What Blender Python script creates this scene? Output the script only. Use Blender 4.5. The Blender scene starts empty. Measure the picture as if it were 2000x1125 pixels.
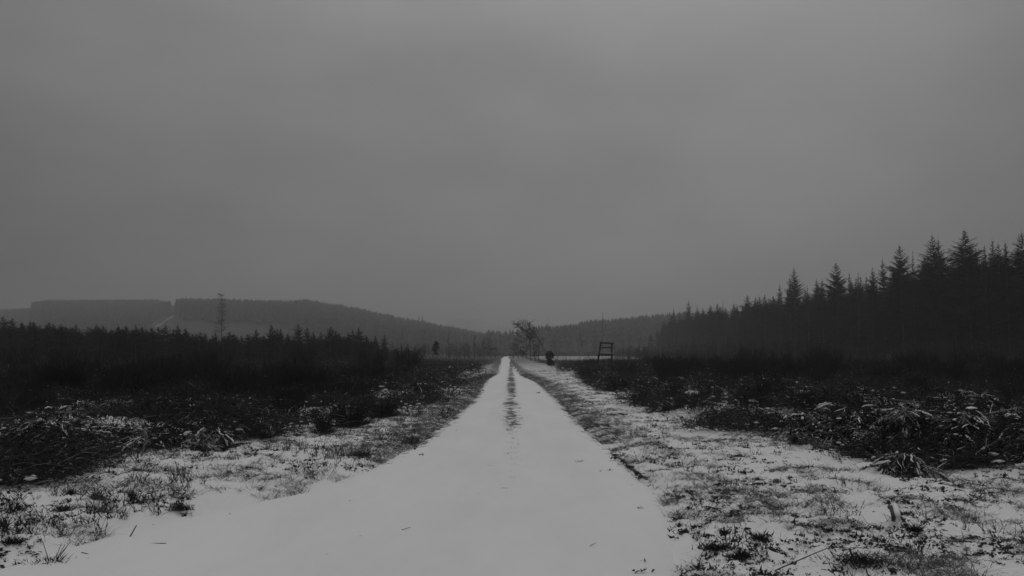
import bpy, math, random
import numpy as np
from mathutils import Vector, Matrix

# ------------------------------------------------------------------ camera, world, sun, exposure
scn = bpy.context.scene
COL = scn.collection
R = math.radians
CAM_H, FPX, HOR = 1.6, 1570.0, 690.0
PITCH = math.atan((HOR - 562.5) / FPX)
cam_d = bpy.data.cameras.new('camera')
cam_d.sensor_width = 36.0
cam_d.lens = 36.0 * FPX / 2000.0
cam_d.clip_start, cam_d.clip_end = 0.05, 6000
cam = bpy.data.objects.new('camera', cam_d)
COL.objects.link(cam)
cam.location = (0, 0, CAM_H)
cam.rotation_euler = (R(90) + PITCH, 0, 0)
scn.camera = cam

SUN_EL, SUN_AZ = R(38), R(25)
w = bpy.data.worlds.new('World'); scn.world = w
w.use_nodes = True
nt = w.node_tree; nt.nodes.clear()
def N(nt, t, **kw):
    n = nt.nodes.new(t)
    for k, v in kw.items():
        setattr(n, k, v)
    return n
def mathn(nt, op, a, b=None, clamp=False):
    n = nt.nodes.new('ShaderNodeMath'); n.operation = op; n.use_clamp = clamp
    for i, v in enumerate((a, b)):
        if v is None: continue
        if isinstance(v, (int, float)): n.inputs[i].default_value = v
        else: nt.links.new(v, n.inputs[i])
    return n.outputs[0]
sky = N(nt, 'ShaderNodeTexSky', sky_type='NISHITA', sun_disc=False)
sky.sun_elevation = SUN_EL; sky.sun_rotation = SUN_AZ
sky.air_density = 1.0; sky.dust_density = 4.0
bw = N(nt, 'ShaderNodeRGBToBW'); nt.links.new(sky.outputs[0], bw.inputs[0])
tc = N(nt, 'ShaderNodeTexCoord'); sp = N(nt, 'ShaderNodeSeparateXYZ')
nt.links.new(tc.outputs['Generated'], sp.inputs[0])
zc = mathn(nt, 'MAXIMUM', sp.outputs[2], 0.0)
# overcast dome: zenith about three times the horizon
cie = mathn(nt, 'ADD', mathn(nt, 'ADD', mathn(nt, 'MULTIPLY', zc, 1.98), 1.41), mathn(nt, 'MULTIPLY', mathn(nt, 'POWER', zc, 4.0), 4.3))
dx = mathn(nt, 'SUBTRACT', sp.outputs[0], -0.04)
side = mathn(nt, 'SUBTRACT', 1.0, mathn(nt, 'MULTIPLY', mathn(nt, 'MULTIPLY', dx, dx), 1.05))
side = mathn(nt, 'MAXIMUM', side, 0.5)
cl = N(nt, 'ShaderNodeTexNoise'); cl.inputs['Scale'].default_value = 1.9
cl.inputs['Detail'].default_value = 3.0; cl.inputs['Roughness'].default_value = 0.45
mp = N(nt, 'ShaderNodeMapping'); mp.inputs['Scale'].default_value = (1.0, 1.0, 2.2); mp.inputs['Location'].default_value = (3.1, 0.4, 0.0)
nt.links.new(tc.outputs['Generated'], mp.inputs[0]); nt.links.new(mp.outputs[0], cl.inputs['Vector'])
cl2 = N(nt, 'ShaderNodeTexNoise'); cl2.inputs['Scale'].default_value = 5.5; cl2.inputs['Detail'].default_value = 4.0
nt.links.new(mp.outputs[0], cl2.inputs['Vector'])
clv = mathn(nt, 'ADD', mathn(nt, 'ADD', mathn(nt, 'MULTIPLY', cl.outputs[0], 0.60), 0.54), mathn(nt, 'MULTIPLY', cl2.outputs[0], 0.32))
val = mathn(nt, 'MULTIPLY', mathn(nt, 'MULTIPLY', cie, side), clv)
val = mathn(nt, 'ADD', val, mathn(nt, 'MULTIPLY', bw.outputs[0], 0.03))
cmb = N(nt, 'ShaderNodeCombineXYZ')
for i in range(3): nt.links.new(val, cmb.inputs[i])
bg = N(nt, 'ShaderNodeBackground'); bg.inputs[1].default_value = 0.10
nt.links.new(cmb.outputs[0], bg.inputs[0])
wo = N(nt, 'ShaderNodeOutputWorld'); nt.links.new(bg.outputs[0], wo.inputs[0])

sun_d = bpy.data.lights.new('sun', 'SUN'); sun_d.energy = 0.10; sun_d.angle = R(60); sun_d.color = (1, 1, 1)
sun = bpy.data.objects.new('sun', sun_d); COL.objects.link(sun)
sd = Vector((math.sin(SUN_AZ) * math.cos(SUN_EL), math.cos(SUN_AZ) * math.cos(SUN_EL), math.sin(SUN_EL)))
sun.rotation_euler = sd.to_track_quat('Z', 'Y').to_euler()
sun.location = (30, 60, 60)

vs = scn.view_settings
vs.view_transform = 'Standard'; vs.look = 'None'; vs.gamma = 1; vs.exposure = 0.0; vs.use_curve_mapping = False
cy = scn.cycles
cy.max_bounces = 5; cy.diffuse_bounces = 3; cy.glossy_bounces = 2; cy.transparent_max_bounces = 4
cy.volume_bounces = 1; cy.use_denoising = True
cy.use_adaptive_sampling = False
try: cy.denoiser = 'OPENIMAGEDENOISE'
except Exception: pass

# ------------------------------------------------------------------ pixel (2000x1125 photo) <-> world
def ray(px, py):
    u, v = (px - 1000) / FPX, (562.5 - py) / FPX
    c, s = math.cos(PITCH), math.sin(PITCH)
    return Vector((u, c - v * s, s + v * c))
def gp(px, py, z=0.0):                       # ground point seen at a pixel
    r = ray(px, py); t = (z - CAM_H) / r.z
    return r.x * t, r.y * t
def at(px, py, Y):                           # point seen at a pixel, Y metres ahead
    r = ray(px, py); t = Y / r.y
    return r.x * t, Y, CAM_H + r.z * t
def px_of(X, Y): return 1000 + FPX * X / Y * 1.0

# ------------------------------------------------------------------ noise
def _h(ix, iy, s):
    n = (ix.astype(np.int64) * 374761393 + iy.astype(np.int64) * 668265263 + s * 1274126177) & 0xffffffff
    n = ((n ^ (n >> 13)) * 1274126177) & 0xffffffff
    return ((n ^ (n >> 16)) & 0xffff) / 65535.0
def vn(x, y, s=0):
    x = np.asarray(x, float); y = np.asarray(y, float)
    ix, iy = np.floor(x), np.floor(y); fx, fy = x - ix, y - iy
    fx = fx * fx * (3 - 2 * fx); fy = fy * fy * (3 - 2 * fy)
    a, b, c, d = _h(ix, iy, s), _h(ix + 1, iy, s), _h(ix, iy + 1, s), _h(ix + 1, iy + 1, s)
    return (a * (1 - fx) + b * fx) * (1 - fy) + (c * (1 - fx) + d * fx) * fy
def fbm(x, y, s=0, o=4, g=0.5):
    t = 0; a = 1; n = 0
    for i in range(o):
        t = t + a * vn(x, y, s + i * 7); n += a; a *= g; x = np.asarray(x) * 2.03 + 11.3; y = np.asarray(y) * 2.03 - 5.7
    return t / n
def ss(a, b, x):
    t = np.clip((np.asarray(x, float) - a) / (b - a), 0, 1); return t * t * (3 - 2 * t)

# ------------------------------------------------------------------ ground profile
LP = [gp(*p) for p in [(-700, 1300), (0, 1115), (200, 1055), (400, 1008), (600, 962), (720, 920), (820, 870), (880, 825), (930, 780),
                       (945, 752), (957, 739), (972, 731), (976, 720), (978, 710), (982, 698)]]
RP = [gp(*p) for p in [(1335, 1300), (1325, 1125), (1308, 1040), (1275, 955), (1200, 892), (1140, 838), (1085, 780), (1047, 747),
                       (1017, 733), (1009, 724), (997, 710), (993, 698)]]
LY, LX = np.array([p[1] for p in LP]), np.array([p[0] for p in LP])
RY, RX = np.array([p[1] for p in RP]), np.array([p[0] for p in RP])
def edgeL(Y): return np.interp(Y, LY, LX) + 0.10 * (fbm(np.asarray(Y) * 1.3, 0.5, 3, 3) - .5) * 2
def edgeR(Y): return np.interp(Y, RY, RX) + 0.09 * (fbm(np.asarray(Y) * 1.5, 7.5, 4, 3) - .5) * 2
BL = [gp(*p) for p in [(-900, 1010), (0, 975), (180, 905), (430, 880), (620, 850), (800, 815), (880, 765), (932, 730), (960, 712), (975, 703)]]
BR = [gp(*p) for p in [(2600, 1010), (2000, 955), (1750, 930), (1500, 865), (1250, 795), (1160, 748), (1090, 720), (1045, 708)]]
BLY, BLX = np.array([p[1] for p in BL]), np.array([p[0] for p in BL])
BRY, BRX = np.array([p[1] for p in BR]), np.array([p[0] for p in BR])
def brushL(Y): return np.interp(Y, BLY, BLX) + np.interp(Y, [8, 20, 60], [.7, 1.3, .7]) * (fbm(np.asarray(Y) * .9, 3.1, 8, 3) - .5) * 2
def brushR(Y): return np.interp(Y, BRY, BRX) + np.interp(Y, [8, 20, 60], [1.0, 2.0, 1.2]) * (fbm(np.asarray(Y) * .9, 9.1, 9, 3) - .5) * 2

def hill(X, Y):
    X = np.asarray(X, float); Y = np.asarray(Y, float)
    px = 1000 + FPX * X / np.maximum(Y, 50)
    zl = np.interp(px, [-1500, -400, 0, 340, 600, 700, 800, 900, 960, 1020], [30, 40, 42, 44.5, 42, 34, 23, 15, 9, 3])
    za = np.interp(px, [-1500, -400, 0, 60, 340], [40, 54, 58, 60.5, 61.5])
    zr = np.interp(px, [960, 1060, 1100, 1150, 1200, 1260, 1310, 1500, 2500], [0, 2, 3, 8, 9.5, 12, 13, 14, 14])
    wl = ss(300, 350, px)
    return wl * zl * ss(380, 900, Y) + (1 - wl) * za * ss(380, 1200, Y) + zr * ss(390, 560, Y)
KEEP = [(px0, px1, gp(0, by)[1] - dn, gp(0, by)[1] + df) for px0, px1, by, dn, df in
        [(1290, 1400, 793, 3.0, .6), (1632, 1735, 838, 2.2, .5), (1945, 2040, 842, 2.0, .5), (1248, 1275, 762, 2.5, .5), (1400, 1500, 778, 1.5, .3),
         (1765, 1825, 815, 1.5, .4), (1915, 1935, 912, .8, .1), (118, 170, 832, 1.0, .3), (270, 292, 898, .6, .2), (350, 390, 874, .8, .2), (205, 238, 900, .6, .2)]]
def keep_clear(X, Y):
    px = 1000 + FPX * np.asarray(X, float) / np.maximum(Y, 1); m = np.zeros(np.shape(px), bool)
    for a, b, y0, y1 in KEEP: m |= (px > a) & (px < b) & (Y > y0) & (Y < y1)
    return m
def ground_z(X, Y):
    X = np.asarray(X, float); Y = np.asarray(Y, float)
    r = np.hypot(X, Y)
    el, er = edgeL(Y), edgeR(Y)
    off = np.maximum(np.maximum(el - X, X - er), 0)             # distance outside the track
    ing = np.clip(off / 0.35, 0, 1)
    verge = ing * (0.05 + 0.05 * ss(0, 2, off))
    near = np.clip((60 - r) / 40, 0, 1)
    rough = ing * near * (0.12 * (fbm(X * 2.2, Y * 2.2, 20, 4, .6) - .5) + 0.085 * (fbm(X * 8, Y * 8, 30, 4, .6) - .5))
    bl, br = brushL(Y), brushR(Y)
    b = np.maximum(ss(0, 1.5, bl - X), ss(0, 1.5, X - br))
    lump = b * (0.75 * (fbm(X * .55, Y * .55, 41, 4, .55) - .42)) * np.where(keep_clear(X, Y), .15, 1) * np.clip((160 - r) / 60, 0, 1)
    und = 0.25 * (fbm(X * .05, Y * .05, 51, 2) - .5) * ss(3, 14, off) * ss(10, 40, r)
    rut = -(1 - ing) * 0.02 + (1 - ing) * 0.035 * np.exp(-((X - 0.02) / 0.3) ** 2) * ss(10, 16, Y)
    return verge + rough + lump + und + hill(X, Y) - 0.03 * (1 - ing)
def snow_cov(X, Y):
    X = np.asarray(X, float); Y = np.asarray(Y, float)
    el, er = edgeL(Y), edgeR(Y)
    bl, br = brushL(Y), brushR(Y)
    oL, oR = el - X, X - er
    c = np.full(X.shape, 0.97)
    n = fbm(X * .8, Y * .8, 61, 3)
    farness = ss(11, 18, Y)
    vL = 0.86 - 0.26 * farness * (1 - ss(.7, 1.3, oL)) + 0.25 * (n - .5)
    vR = 0.88 - 0.30 * ss(13, 22, Y) * (1 - ss(.5, 1.2, oR)) + 0.25 * (n - .5)
    c = np.where(oL > 0, vL, c); c = np.where(oR > 0, vR, c)
    oo = np.maximum(oL, oR); c = c + (.97 - c) * (1 - ss(.1, .9, oo)) * (1 - ss(11, 16, Y))
    c = np.where(np.maximum(oL, oR) > 0, c * np.interp(Y, [28, 60, 150], [1, .72, .45]), c)
    bm = np.maximum(ss(-.4, .9, bl - X), ss(-.4, .9, X - br))
    bmv = 0.66 + 0.7 * (fbm(X * .35, Y * .35, 77, 3) - .5)
    deep = ss(6, 18, np.maximum(bl - X, X - br)); bmv = bmv * (1 - .6 * deep); bmv = bmv * (1 - ss(45, 110, Y)) + 0.12 * ss(45, 110, Y)
    c = c * (1 - bm) + bmv * bm
    fld = ss(150, 190, Y) * ss(3, 10, X) * (1 - ss(395, 405, Y))
    c = c * (1 - fld) + (0.50 + 0.35 * (fbm(X * .03, Y * .12, 83, 3) - .5)) * fld
    px = 1000 + FPX * X / np.maximum(Y, 50)
    h = ss(400, 430, Y)
    clear = h * ss(290, 320, px) * (1 - ss(520, 560, px)) * (1 - ss(690, 720, Y))
    c = c * (1 - h) + h * (0.15 * (1 - clear) + clear * (0.04 + 0.3 * (fbm(X * .02, Y * .02, 91, 2) - .5)))
    streak = ss(298, 306, px) * (1 - ss(336, 346, px)) * np.exp(-((Y - 765 - (px - 320) * 1.0) / 15) ** 2) * .60
    c = np.maximum(c, streak)
    return np.clip(c, 0, 1)

# ------------------------------------------------------------------ materials (neutral greys: the photograph is monochrome)
def mat(name, val, rough=0.9, var=0.0, vscale=4.0, snow=None, spec=0.2, detail_bump=0.0, bscale=20.0, band=None):
    m = bpy.data.materials.new(name); m.use_nodes = True
    t = m.node_tree; b = t.nodes['Principled BSDF']
    b.inputs['Roughness'].default_value = rough
    b.inputs['Specular IOR Level'].default_value = spec
    geo = N(t, 'ShaderNodeNewGeometry'); oi = N(t, 'ShaderNodeObjectInfo')
    no = N(t, 'ShaderNodeTexNoise'); no.inputs['Scale'].default_value = vscale; no.inputs['Detail'].default_value = 4
    t.links.new(geo.outputs['Position'], no.inputs['Vector'])
    v = mathn(t, 'MULTIPLY', mathn(t, 'ADD', mathn(t, 'MULTIPLY', mathn(t, 'SUBTRACT', no.outputs[0], .5), var * 4), 1.0), val)
    v = mathn(t, 'MULTIPLY', v, mathn(t, 'ADD', mathn(t, 'MULTIPLY', oi.outputs['Random'], .3), .85))
    v = mathn(t, 'MAXIMUM', v, 0.012)
    if snow:
        amount, ns = snow
        s = N(t, 'ShaderNodeSeparateXYZ'); t.links.new(geo.outputs['True Normal'], s.inputs[0])
        up = mathn(t, 'ABSOLUTE', s.outputs[2])
        n2 = N(t, 'ShaderNodeTexNoise'); n2.inputs['Scale'].default_value = ns; n2.inputs['Detail'].default_value = 3
        t.links.new(geo.outputs['Position'], n2.inputs['Vector'])
        k = mathn(t, 'ADD', up, mathn(t, 'MULTIPLY', mathn(t, 'SUBTRACT', n2.outputs[0], .5), 2.2))
        k = mathn(t, 'MULTIPLY', mathn(t, 'SUBTRACT', k, 1.0 - amount + .35), 6.0, clamp=True)
        v = mathn(t, 'ADD', mathn(t, 'MULTIPLY', v, mathn(t, 'SUBTRACT', 1.0, k)), mathn(t, 'MULTIPLY', k, .74))
    c = N(t, 'ShaderNodeCombineColor')
    for i in range(3): t.links.new(v, c.inputs[i])
    t.links.new(c.outputs[0], b.inputs['Base Color'])
    if detail_bump:
        n3 = N(t, 'ShaderNodeTexNoise'); n3.inputs['Scale'].default_value = bscale; n3.inputs['Detail'].default_value = 5
        t.links.new(geo.outputs['Position'], n3.inputs['Vector'])
        bp = N(t, 'ShaderNodeBump'); bp.inputs['Strength'].default_value = detail_bump; bp.inputs['Distance'].default_value = 0.02
        t.links.new(n3.outputs[0], bp.inputs['Height']); t.links.new(bp.outputs[0], b.inputs['Normal'])
    return m
def ground_mat(name):
    m = bpy.data.materials.new(name); m.use_nodes = True
    t = m.node_tree; b = t.nodes['Principled BSDF']; b.inputs['Roughness'].default_value = .85; b.inputs['Specular IOR Level'].default_value = .25
    geo = N(t, 'ShaderNodeNewGeometry'); at_ = N(t, 'ShaderNodeAttribute', attribute_name='cover')
    def nz(s, d, stretch=None, off=0):
        n = N(t, 'ShaderNodeTexNoise'); n.inputs['Scale'].default_value = s; n.inputs['Detail'].default_value = d; n.inputs['Roughness'].default_value = .6
        mp = N(t, 'ShaderNodeMapping'); mp.inputs['Location'].default_value = (off, off, 0)
        if stretch: mp.inputs['Scale'].default_value = stretch
        t.links.new(geo.outputs['Position'], mp.inputs[0]); t.links.new(mp.outputs[0], n.inputs['Vector']); return n.outputs[0]
    n1, n2 = nz(7.5, 5), nz(34, 4, off=4)
    n = mathn(t, 'ADD', mathn(t, 'MULTIPLY', n1, .62), mathn(t, 'MULTIPLY', n2, .38))
    n = mathn(t, 'MULTIPLY', mathn(t, 'SUBTRACT', n, .5), 2.6)            # about -0.5 .. 0.5
    k = mathn(t, 'SUBTRACT', at_.outputs['Fac'], mathn(t, 'ADD', n, .5))
    k = mathn(t, 'ADD', mathn(t, 'MULTIPLY', k, 6.0), .5, clamp=True)
    dead = mathn(t, 'ADD', mathn(t, 'MULTIPLY', nz(9, 5, off=9), .10), 0.0)
    snow = mathn(t, 'ADD', mathn(t, 'MULTIPLY', nz(.6, 3, off=2), .05), .80)
    v = mathn(t, 'ADD', mathn(t, 'MULTIPLY', dead, mathn(t, 'SUBTRACT', 1.0, k)), mathn(t, 'MULTIPLY', snow, k))
    c = N(t, 'ShaderNodeCombineColor')
    for i in range(3): t.links.new(v, c.inputs[i])
    t.links.new(c.outputs[0], b.inputs['Base Color'])
    bp = N(t, 'ShaderNodeBump'); bp.inputs['Strength'].default_value = .55; bp.inputs['Distance'].default_value = .03
    hgt = mathn(t, 'ADD', mathn(t, 'MULTIPLY', k, .8), mathn(t, 'MULTIPLY', n2, .5))
    t.links.new(hgt, bp.inputs['Height']); t.links.new(bp.outputs[0], b.inputs['Normal'])
    return m
def road_mat():
    m = bpy.data.materials.new('track_snow'); m.use_nodes = True
    t = m.node_tree; b = t.nodes['Principled BSDF']; b.inputs['Roughness'].default_value = .8; b.inputs['Specular IOR Level'].default_value = .2
    geo = N(t, 'ShaderNodeNewGeometry'); at_ = N(t, 'ShaderNodeAttribute', attribute_name='cover')
    def nz(s, d, sc=(1, 1, 1)):
        n = N(t, 'ShaderNodeTexNoise'); n.inputs['Scale'].default_value = s; n.inputs['Detail'].default_value = d; n.inputs['Roughness'].default_value = .62
        mp = N(t, 'ShaderNodeMapping'); mp.inputs['Scale'].default_value = sc
        t.links.new(geo.outputs['Position'], mp.inputs[0]); t.links.new(mp.outputs[0], n.inputs['Vector']); return n.outputs[0]
    n = mathn(t, 'MULTIPLY', mathn(t, 'SUBTRACT', mathn(t, 'ADD', mathn(t, 'MULTIPLY', nz(6, 5, (1, .55, 1)), .6), mathn(t, 'MULTIPLY', nz(26, 3), .4)), .5), 2.6)
    k = mathn(t, 'SUBTRACT', at_.outputs['Fac'], mathn(t, 'ADD', n, .5))
    k = mathn(t, 'ADD', mathn(t, 'MULTIPLY', k, 5.0), .5, clamp=True)
    broad = mathn(t, 'MULTIPLY', mathn(t, 'SUBTRACT', nz(.9, 5, (1, .3, 1)), .5), .20)
    snow = mathn(t, 'ADD', broad, .83)
    v = mathn(t, 'ADD', mathn(t, 'MULTIPLY', .09, mathn(t, 'SUBTRACT', 1.0, k)), mathn(t, 'MULTIPLY', snow, k))
    c = N(t, 'ShaderNodeCombineColor')
    for i in range(3): t.links.new(v, c.inputs[i])
    t.links.new(c.outputs[0], b.inputs['Base Color'])
    bp = N(t, 'ShaderNodeBump'); bp.inputs['Strength'].default_value = .35; bp.inputs['Distance'].default_value = .03
    t.links.new(mathn(t, 'ADD', nz(3.5, 5, (1, .5, 1)), mathn(t, 'MULTIPLY', nz(40, 2), .15)), bp.inputs['Height']); t.links.new(bp.outputs[0], b.inputs['Normal'])
    return m
M = dict(
    ground=ground_mat('snowy_ground'), road=road_mat(),
    needles=mat('spruce_needles', .018, var=.15, vscale=1.2), hazedneedles=mat('far_needles_hazed', .13, var=.2, vscale=.2),  # far needles much paler than near ones: part of the haze is in their colour
    bark=mat('spruce_bark', .085, var=.2, vscale=6, detail_bump=.4), palebark=mat('birch_bark', .16, var=.3, vscale=5),
    twig=mat('bare_twigs', .045, var=.2, vscale=3), broom=mat('broom_stems', .019, var=.2, vscale=2),
    heath=mat('heath_stems', .042, var=.35, vscale=.6, snow=None),
    slash=mat('cut_branches', .034, var=.3, vscale=2.0, snow=(.30, 3.5)), pile=mat('snowy_boughs', .028, var=.3, vscale=2.0, snow=(.52, 2.6)),
    drystick=mat('dry_sticks', .20, var=.2, vscale=9, snow=(.2, 7.0)),
    grass=mat('dry_grass', .115, var=.25, vscale=2.2), leaf=mat('dead_leaves', .030, var=.3, vscale=9),
    wood=mat('weathered_wood', .040, var=.2, vscale=8, detail_bump=.5, bscale=30),
    log=mat('snowy_log', .07, var=.2, vscale=7, snow=(.75, 3.5), detail_bump=.5),
    snow=mat('loose_snow', .80, var=.015, vscale=6, detail_bump=.3),
    cut=mat('cut_wood', .22, var=.1, vscale=12),
)

# ------------------------------------------------------------------ mesh helpers: triangle soups as (V, F)
def build(name, VF, material, parent=None, smooth=False, cover=None):
    V, F = VF
    me = bpy.data.meshes.new(name)
    V = np.ascontiguousarray(V, dtype=np.float32); F = np.ascontiguousarray(F, dtype=np.int32)
    k = F.shape[1]
    me.vertices.add(len(V)); me.vertices.foreach_set('co', V.ravel())
    me.loops.add(F.size); me.loops.foreach_set('vertex_index', F.ravel())
    me.polygons.add(len(F)); me.polygons.foreach_set('loop_start', np.arange(0, F.size, k, dtype=np.int32))
    if smooth: me.polygons.foreach_set('use_smooth', np.ones(len(F), dtype=bool))
    if cover is not None:
        a = me.attributes.new('cover', 'FLOAT', 'POINT'); a.data.foreach_set('value', np.ascontiguousarray(cover, dtype=np.float32).ravel())
    me.update(calc_edges=True); me.validate()
    me.materials.append(material)
    o = bpy.data.objects.new(name, me); COL.objects.link(o)
    if parent: o.parent = parent
    return o
def join(parts):
    Vs, Fs, n = [], [], 0
    for V, F in parts:
        Vs.append(V); Fs.append(F + n); n += len(V)
    return np.concatenate(Vs), np.concatenate(Fs)
def tube(pts, rad, sides=5, cap=True):
    pts = np.asarray(pts, float); n = len(pts)
    rad = np.broadcast_to(np.asarray(rad, float), (n,))
    tg = np.gradient(pts, axis=0); tg /= np.maximum(np.linalg.norm(tg, axis=1, keepdims=True), 1e-9)
    ref = np.array([0, 0, 1.]) if abs(tg[:, 2]).mean() < .8 else np.array([1., 0, 0])
    a = np.cross(tg, ref); a /= np.maximum(np.linalg.norm(a, axis=1, keepdims=True), 1e-9); b = np.cross(tg, a)
    th = np.arange(sides) / sides * 2 * math.pi
    V = pts[:, None] + rad[:, None, None] * (a[:, None] * np.cos(th)[None, :, None] + b[:, None] * np.sin(th)[None, :, None])
    V = V.reshape(-1, 3); F = []
    for i in range(n - 1):
        for j in range(sides):
            p, q = i * sides + j, i * sides + (j + 1) % sides
            F += [(p, q, q + sides), (p, q + sides, p + sides)]
    if cap:
        V = np.vstack([V, pts[0], pts[-1]]); m = n * sides
        for j in range(sides):
            F += [(m, (j + 1) % sides, j), (m + 1, (n - 1) * sides + j, (n - 1) * sides + (j + 1) % sides)]
    return V, np.array(F)
def strips(P0, D, L, W, bend, seg=2, rng=None, taper=True):
    """many thin blades at once: base P0 (n,3), unit direction D, length L, width W, bend = drop (n,3)"""
    n = len(P0)
    side = np.cross(D, rng.normal(size=(n, 3))); side /= np.maximum(np.linalg.norm(side, axis=1, keepdims=True), 1e-6)
    rows = []
    for i in range(seg + 1):
        t = i / seg
        c = P0 + D * (L * t)[:, None] + bend * (t * t)
        wd = (W * (1 - .85 * t) if taper else W * .999)[:, None] * side * .5
        rows += [c - wd, c + wd]
    V = np.stack(rows, 1).reshape(-1, 3)
    k = 2 * (seg + 1); base = np.arange(n)[:, None] * k
    F = []
    for i in range(seg):
        F.append(base + np.array([[2 * i, 2 * i + 1, 2 * i + 3]])); F.append(base + np.array([[2 * i, 2 * i + 3, 2 * i + 2]]))
    return V, np.concatenate(F)
def scatter(variants, pos, scale, yaw, rng, tilt=0.0, zs=None):
    """copies of the variants merged into one soup"""
    which = rng.integers(0, len(variants), len(pos)); out = []
    for k, (V, F) in enumerate(variants):
        idx = np.where(which == k)[0]
        if not len(idx): continue
        s = scale[idx]; c, sn = np.cos(yaw[idx]), np.sin(yaw[idx])
        z = zs[idx] if zs is not None else s
        x = V[None, :, 0] * s[:, None]; y = V[None, :, 1] * s[:, None]; zz = V[None, :, 2] * z[:, None]
        X = x * c[:, None] - y * sn[:, None]; Y = x * sn[:, None] + y * c[:, None]
        if tilt:
            tx, ty = rng.normal(0, tilt, len(idx)), rng.normal(0, tilt, len(idx)); X = X + zz * tx[:, None]; Y = Y + zz * ty[:, None]
        P = np.stack([X, Y, zz], -1) + pos[idx][:, None]
        out.append((P.reshape(-1, 3), (F[None] + (np.arange(len(idx)) * len(V))[:, None, None]).reshape(-1, F.shape[1])))
    return join(out)
def unit(v): return v / np.maximum(np.linalg.norm(v, axis=-1, keepdims=True), 1e-9)

def tag(o, label=None, cat=None, group=None, kind=None):
    if label: o['label'] = label
    if cat: o['category'] = cat
    if group: o['group'] = group
    if kind: o['kind'] = kind
    return o
def empty(name, loc, rz=0.0):
    o = bpy.data.objects.new(name, None); COL.objects.link(o); o.empty_display_size = .3
    o.location = loc; o.rotation_euler = (0, 0, rz); return o
def copy_tree(o, parent=None):
    c = o.copy(); COL.objects.link(c); c.parent = parent
    for ch in [x for x in bpy.data.objects if x.parent == o and x is not c]:
        copy_tree(ch, c)
    return c
def gz(x, y): return float(ground_z(np.array([float(x)]), np.array([float(y)]))[0])

# ------------------------------------------------------------------ ground sheet (polar grid, fine near the camera and ahead)
def make_ground():
    r = [0.0]; q = 0.6
    while q < 1740:
        r.append(q)
        q *= 1.05 if q < 4 else (1.0065 if q < 16 else (1.011 if q < 60 else (1.02 if q < 400 else 1.03)))
    r.append(1740.)
    r = np.array(r)
    a1 = np.linspace(-48, 48, 640); a2 = np.linspace(48, 312, 66)[1:]
    an = np.radians(np.concatenate([a1, a2]))
    an[-1] = an[0] + 2 * math.pi
    X = r[:, None] * np.sin(an)[None]; Y = r[:, None] * np.cos(an)[None]
    Z = ground_z(X, Y); C = snow_cov(X, Y)
    nr, na = X.shape
    V = np.stack([X, Y, Z], -1).reshape(-1, 3)
    i = np.arange(nr - 1)[:, None] * na + np.arange(na - 1)[None]
    F = np.stack([i, i + na, i + na + 1, i + 1], -1).reshape(-1, 4)
    o = build('ground', (V, F), M['ground'], smooth=True, cover=C.ravel())
    tag(o, kind='structure')
make_ground()

def make_track():
    q = 1.2; ys = []
    while q < 400:
        ys.append(q); q *= 1.006 if q < 30 else 1.012
    ys = np.array(ys); u = np.concatenate([[-.02], np.linspace(0, 1, 90), [1.02]])
    el, er = edgeL(ys), edgeR(ys)
    X = el[:, None] + (er - el)[:, None] * u[None]; Y = np.repeat(ys[:, None], len(u), 1)
    jit = 0.05 * (fbm(Y * 9, X * 2, 5, 2) - .5)
    X = X + jit * (np.abs(u - .5) * 2)[None] ** 6
    dL = (X - el[:, None]); dR = (er[:, None] - X); d = np.minimum(dL, dR)
    Z = 0.005 + 0.03 * ss(-.03, .22, d) + 0.045 * (fbm(X * 1.3, Y * .5, 12, 4) - .5) * ss(0, .5, d) + .022 * (fbm(X * 6, Y * 3, 13, 3) - .5)
    Z = Z - 0.045 * np.exp(-((np.abs(X - .03) - .72) / .28) ** 2) * ss(4, 12, Y) + .02 * np.exp(-((X - .03) / .3) ** 2) * ss(12, 18, Y)
    Z[:, 0] = -.06; Z[:, -1] = -.06
    strip_w = np.interp(Y, [12, 16, 24, 60, 120, 400], [.10, .20, .27, .27, .22, .26])
    cx = 0.03 + .1 * (fbm(Y * .4, 1.0, 15, 2) - .5) - .0018 * np.minimum(Y, 100)
    st = np.exp(-((X - cx) / (strip_w * (.7 + .7 * fbm(Y * .9, X * 0, 19, 3)))) ** 2) * np.interp(Y, [8, 12, 18, 30, 400], [0.02, .22, .50, .60, .62]) * (.55 + .9 * fbm(X * 1.5, Y * .8, 23, 3))
    rim = (1 - ss(0, .38, d)) * .50 * ss(7, 16, Y)
    C = .985 - st - rim * (0.4 + .8 * fbm(X * 1.0, Y * 1.0, 17, 2)) + .05 * (fbm(X * .7, Y * .2, 18, 2) - .5)
    nr, na = X.shape
    V = np.stack([X, Y, Z], -1).reshape(-1, 3)
    i = np.arange(nr - 1)[:, None] * na + np.arange(na - 1)[None]
    F = np.stack([i, i + 1, i + na + 1, i + na], -1).reshape(-1, 4)
    tag(build('track', (V, F), M['road'], smooth=True, cover=np.clip(C, 0, 1).ravel()), kind='structure')
make_track()

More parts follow.
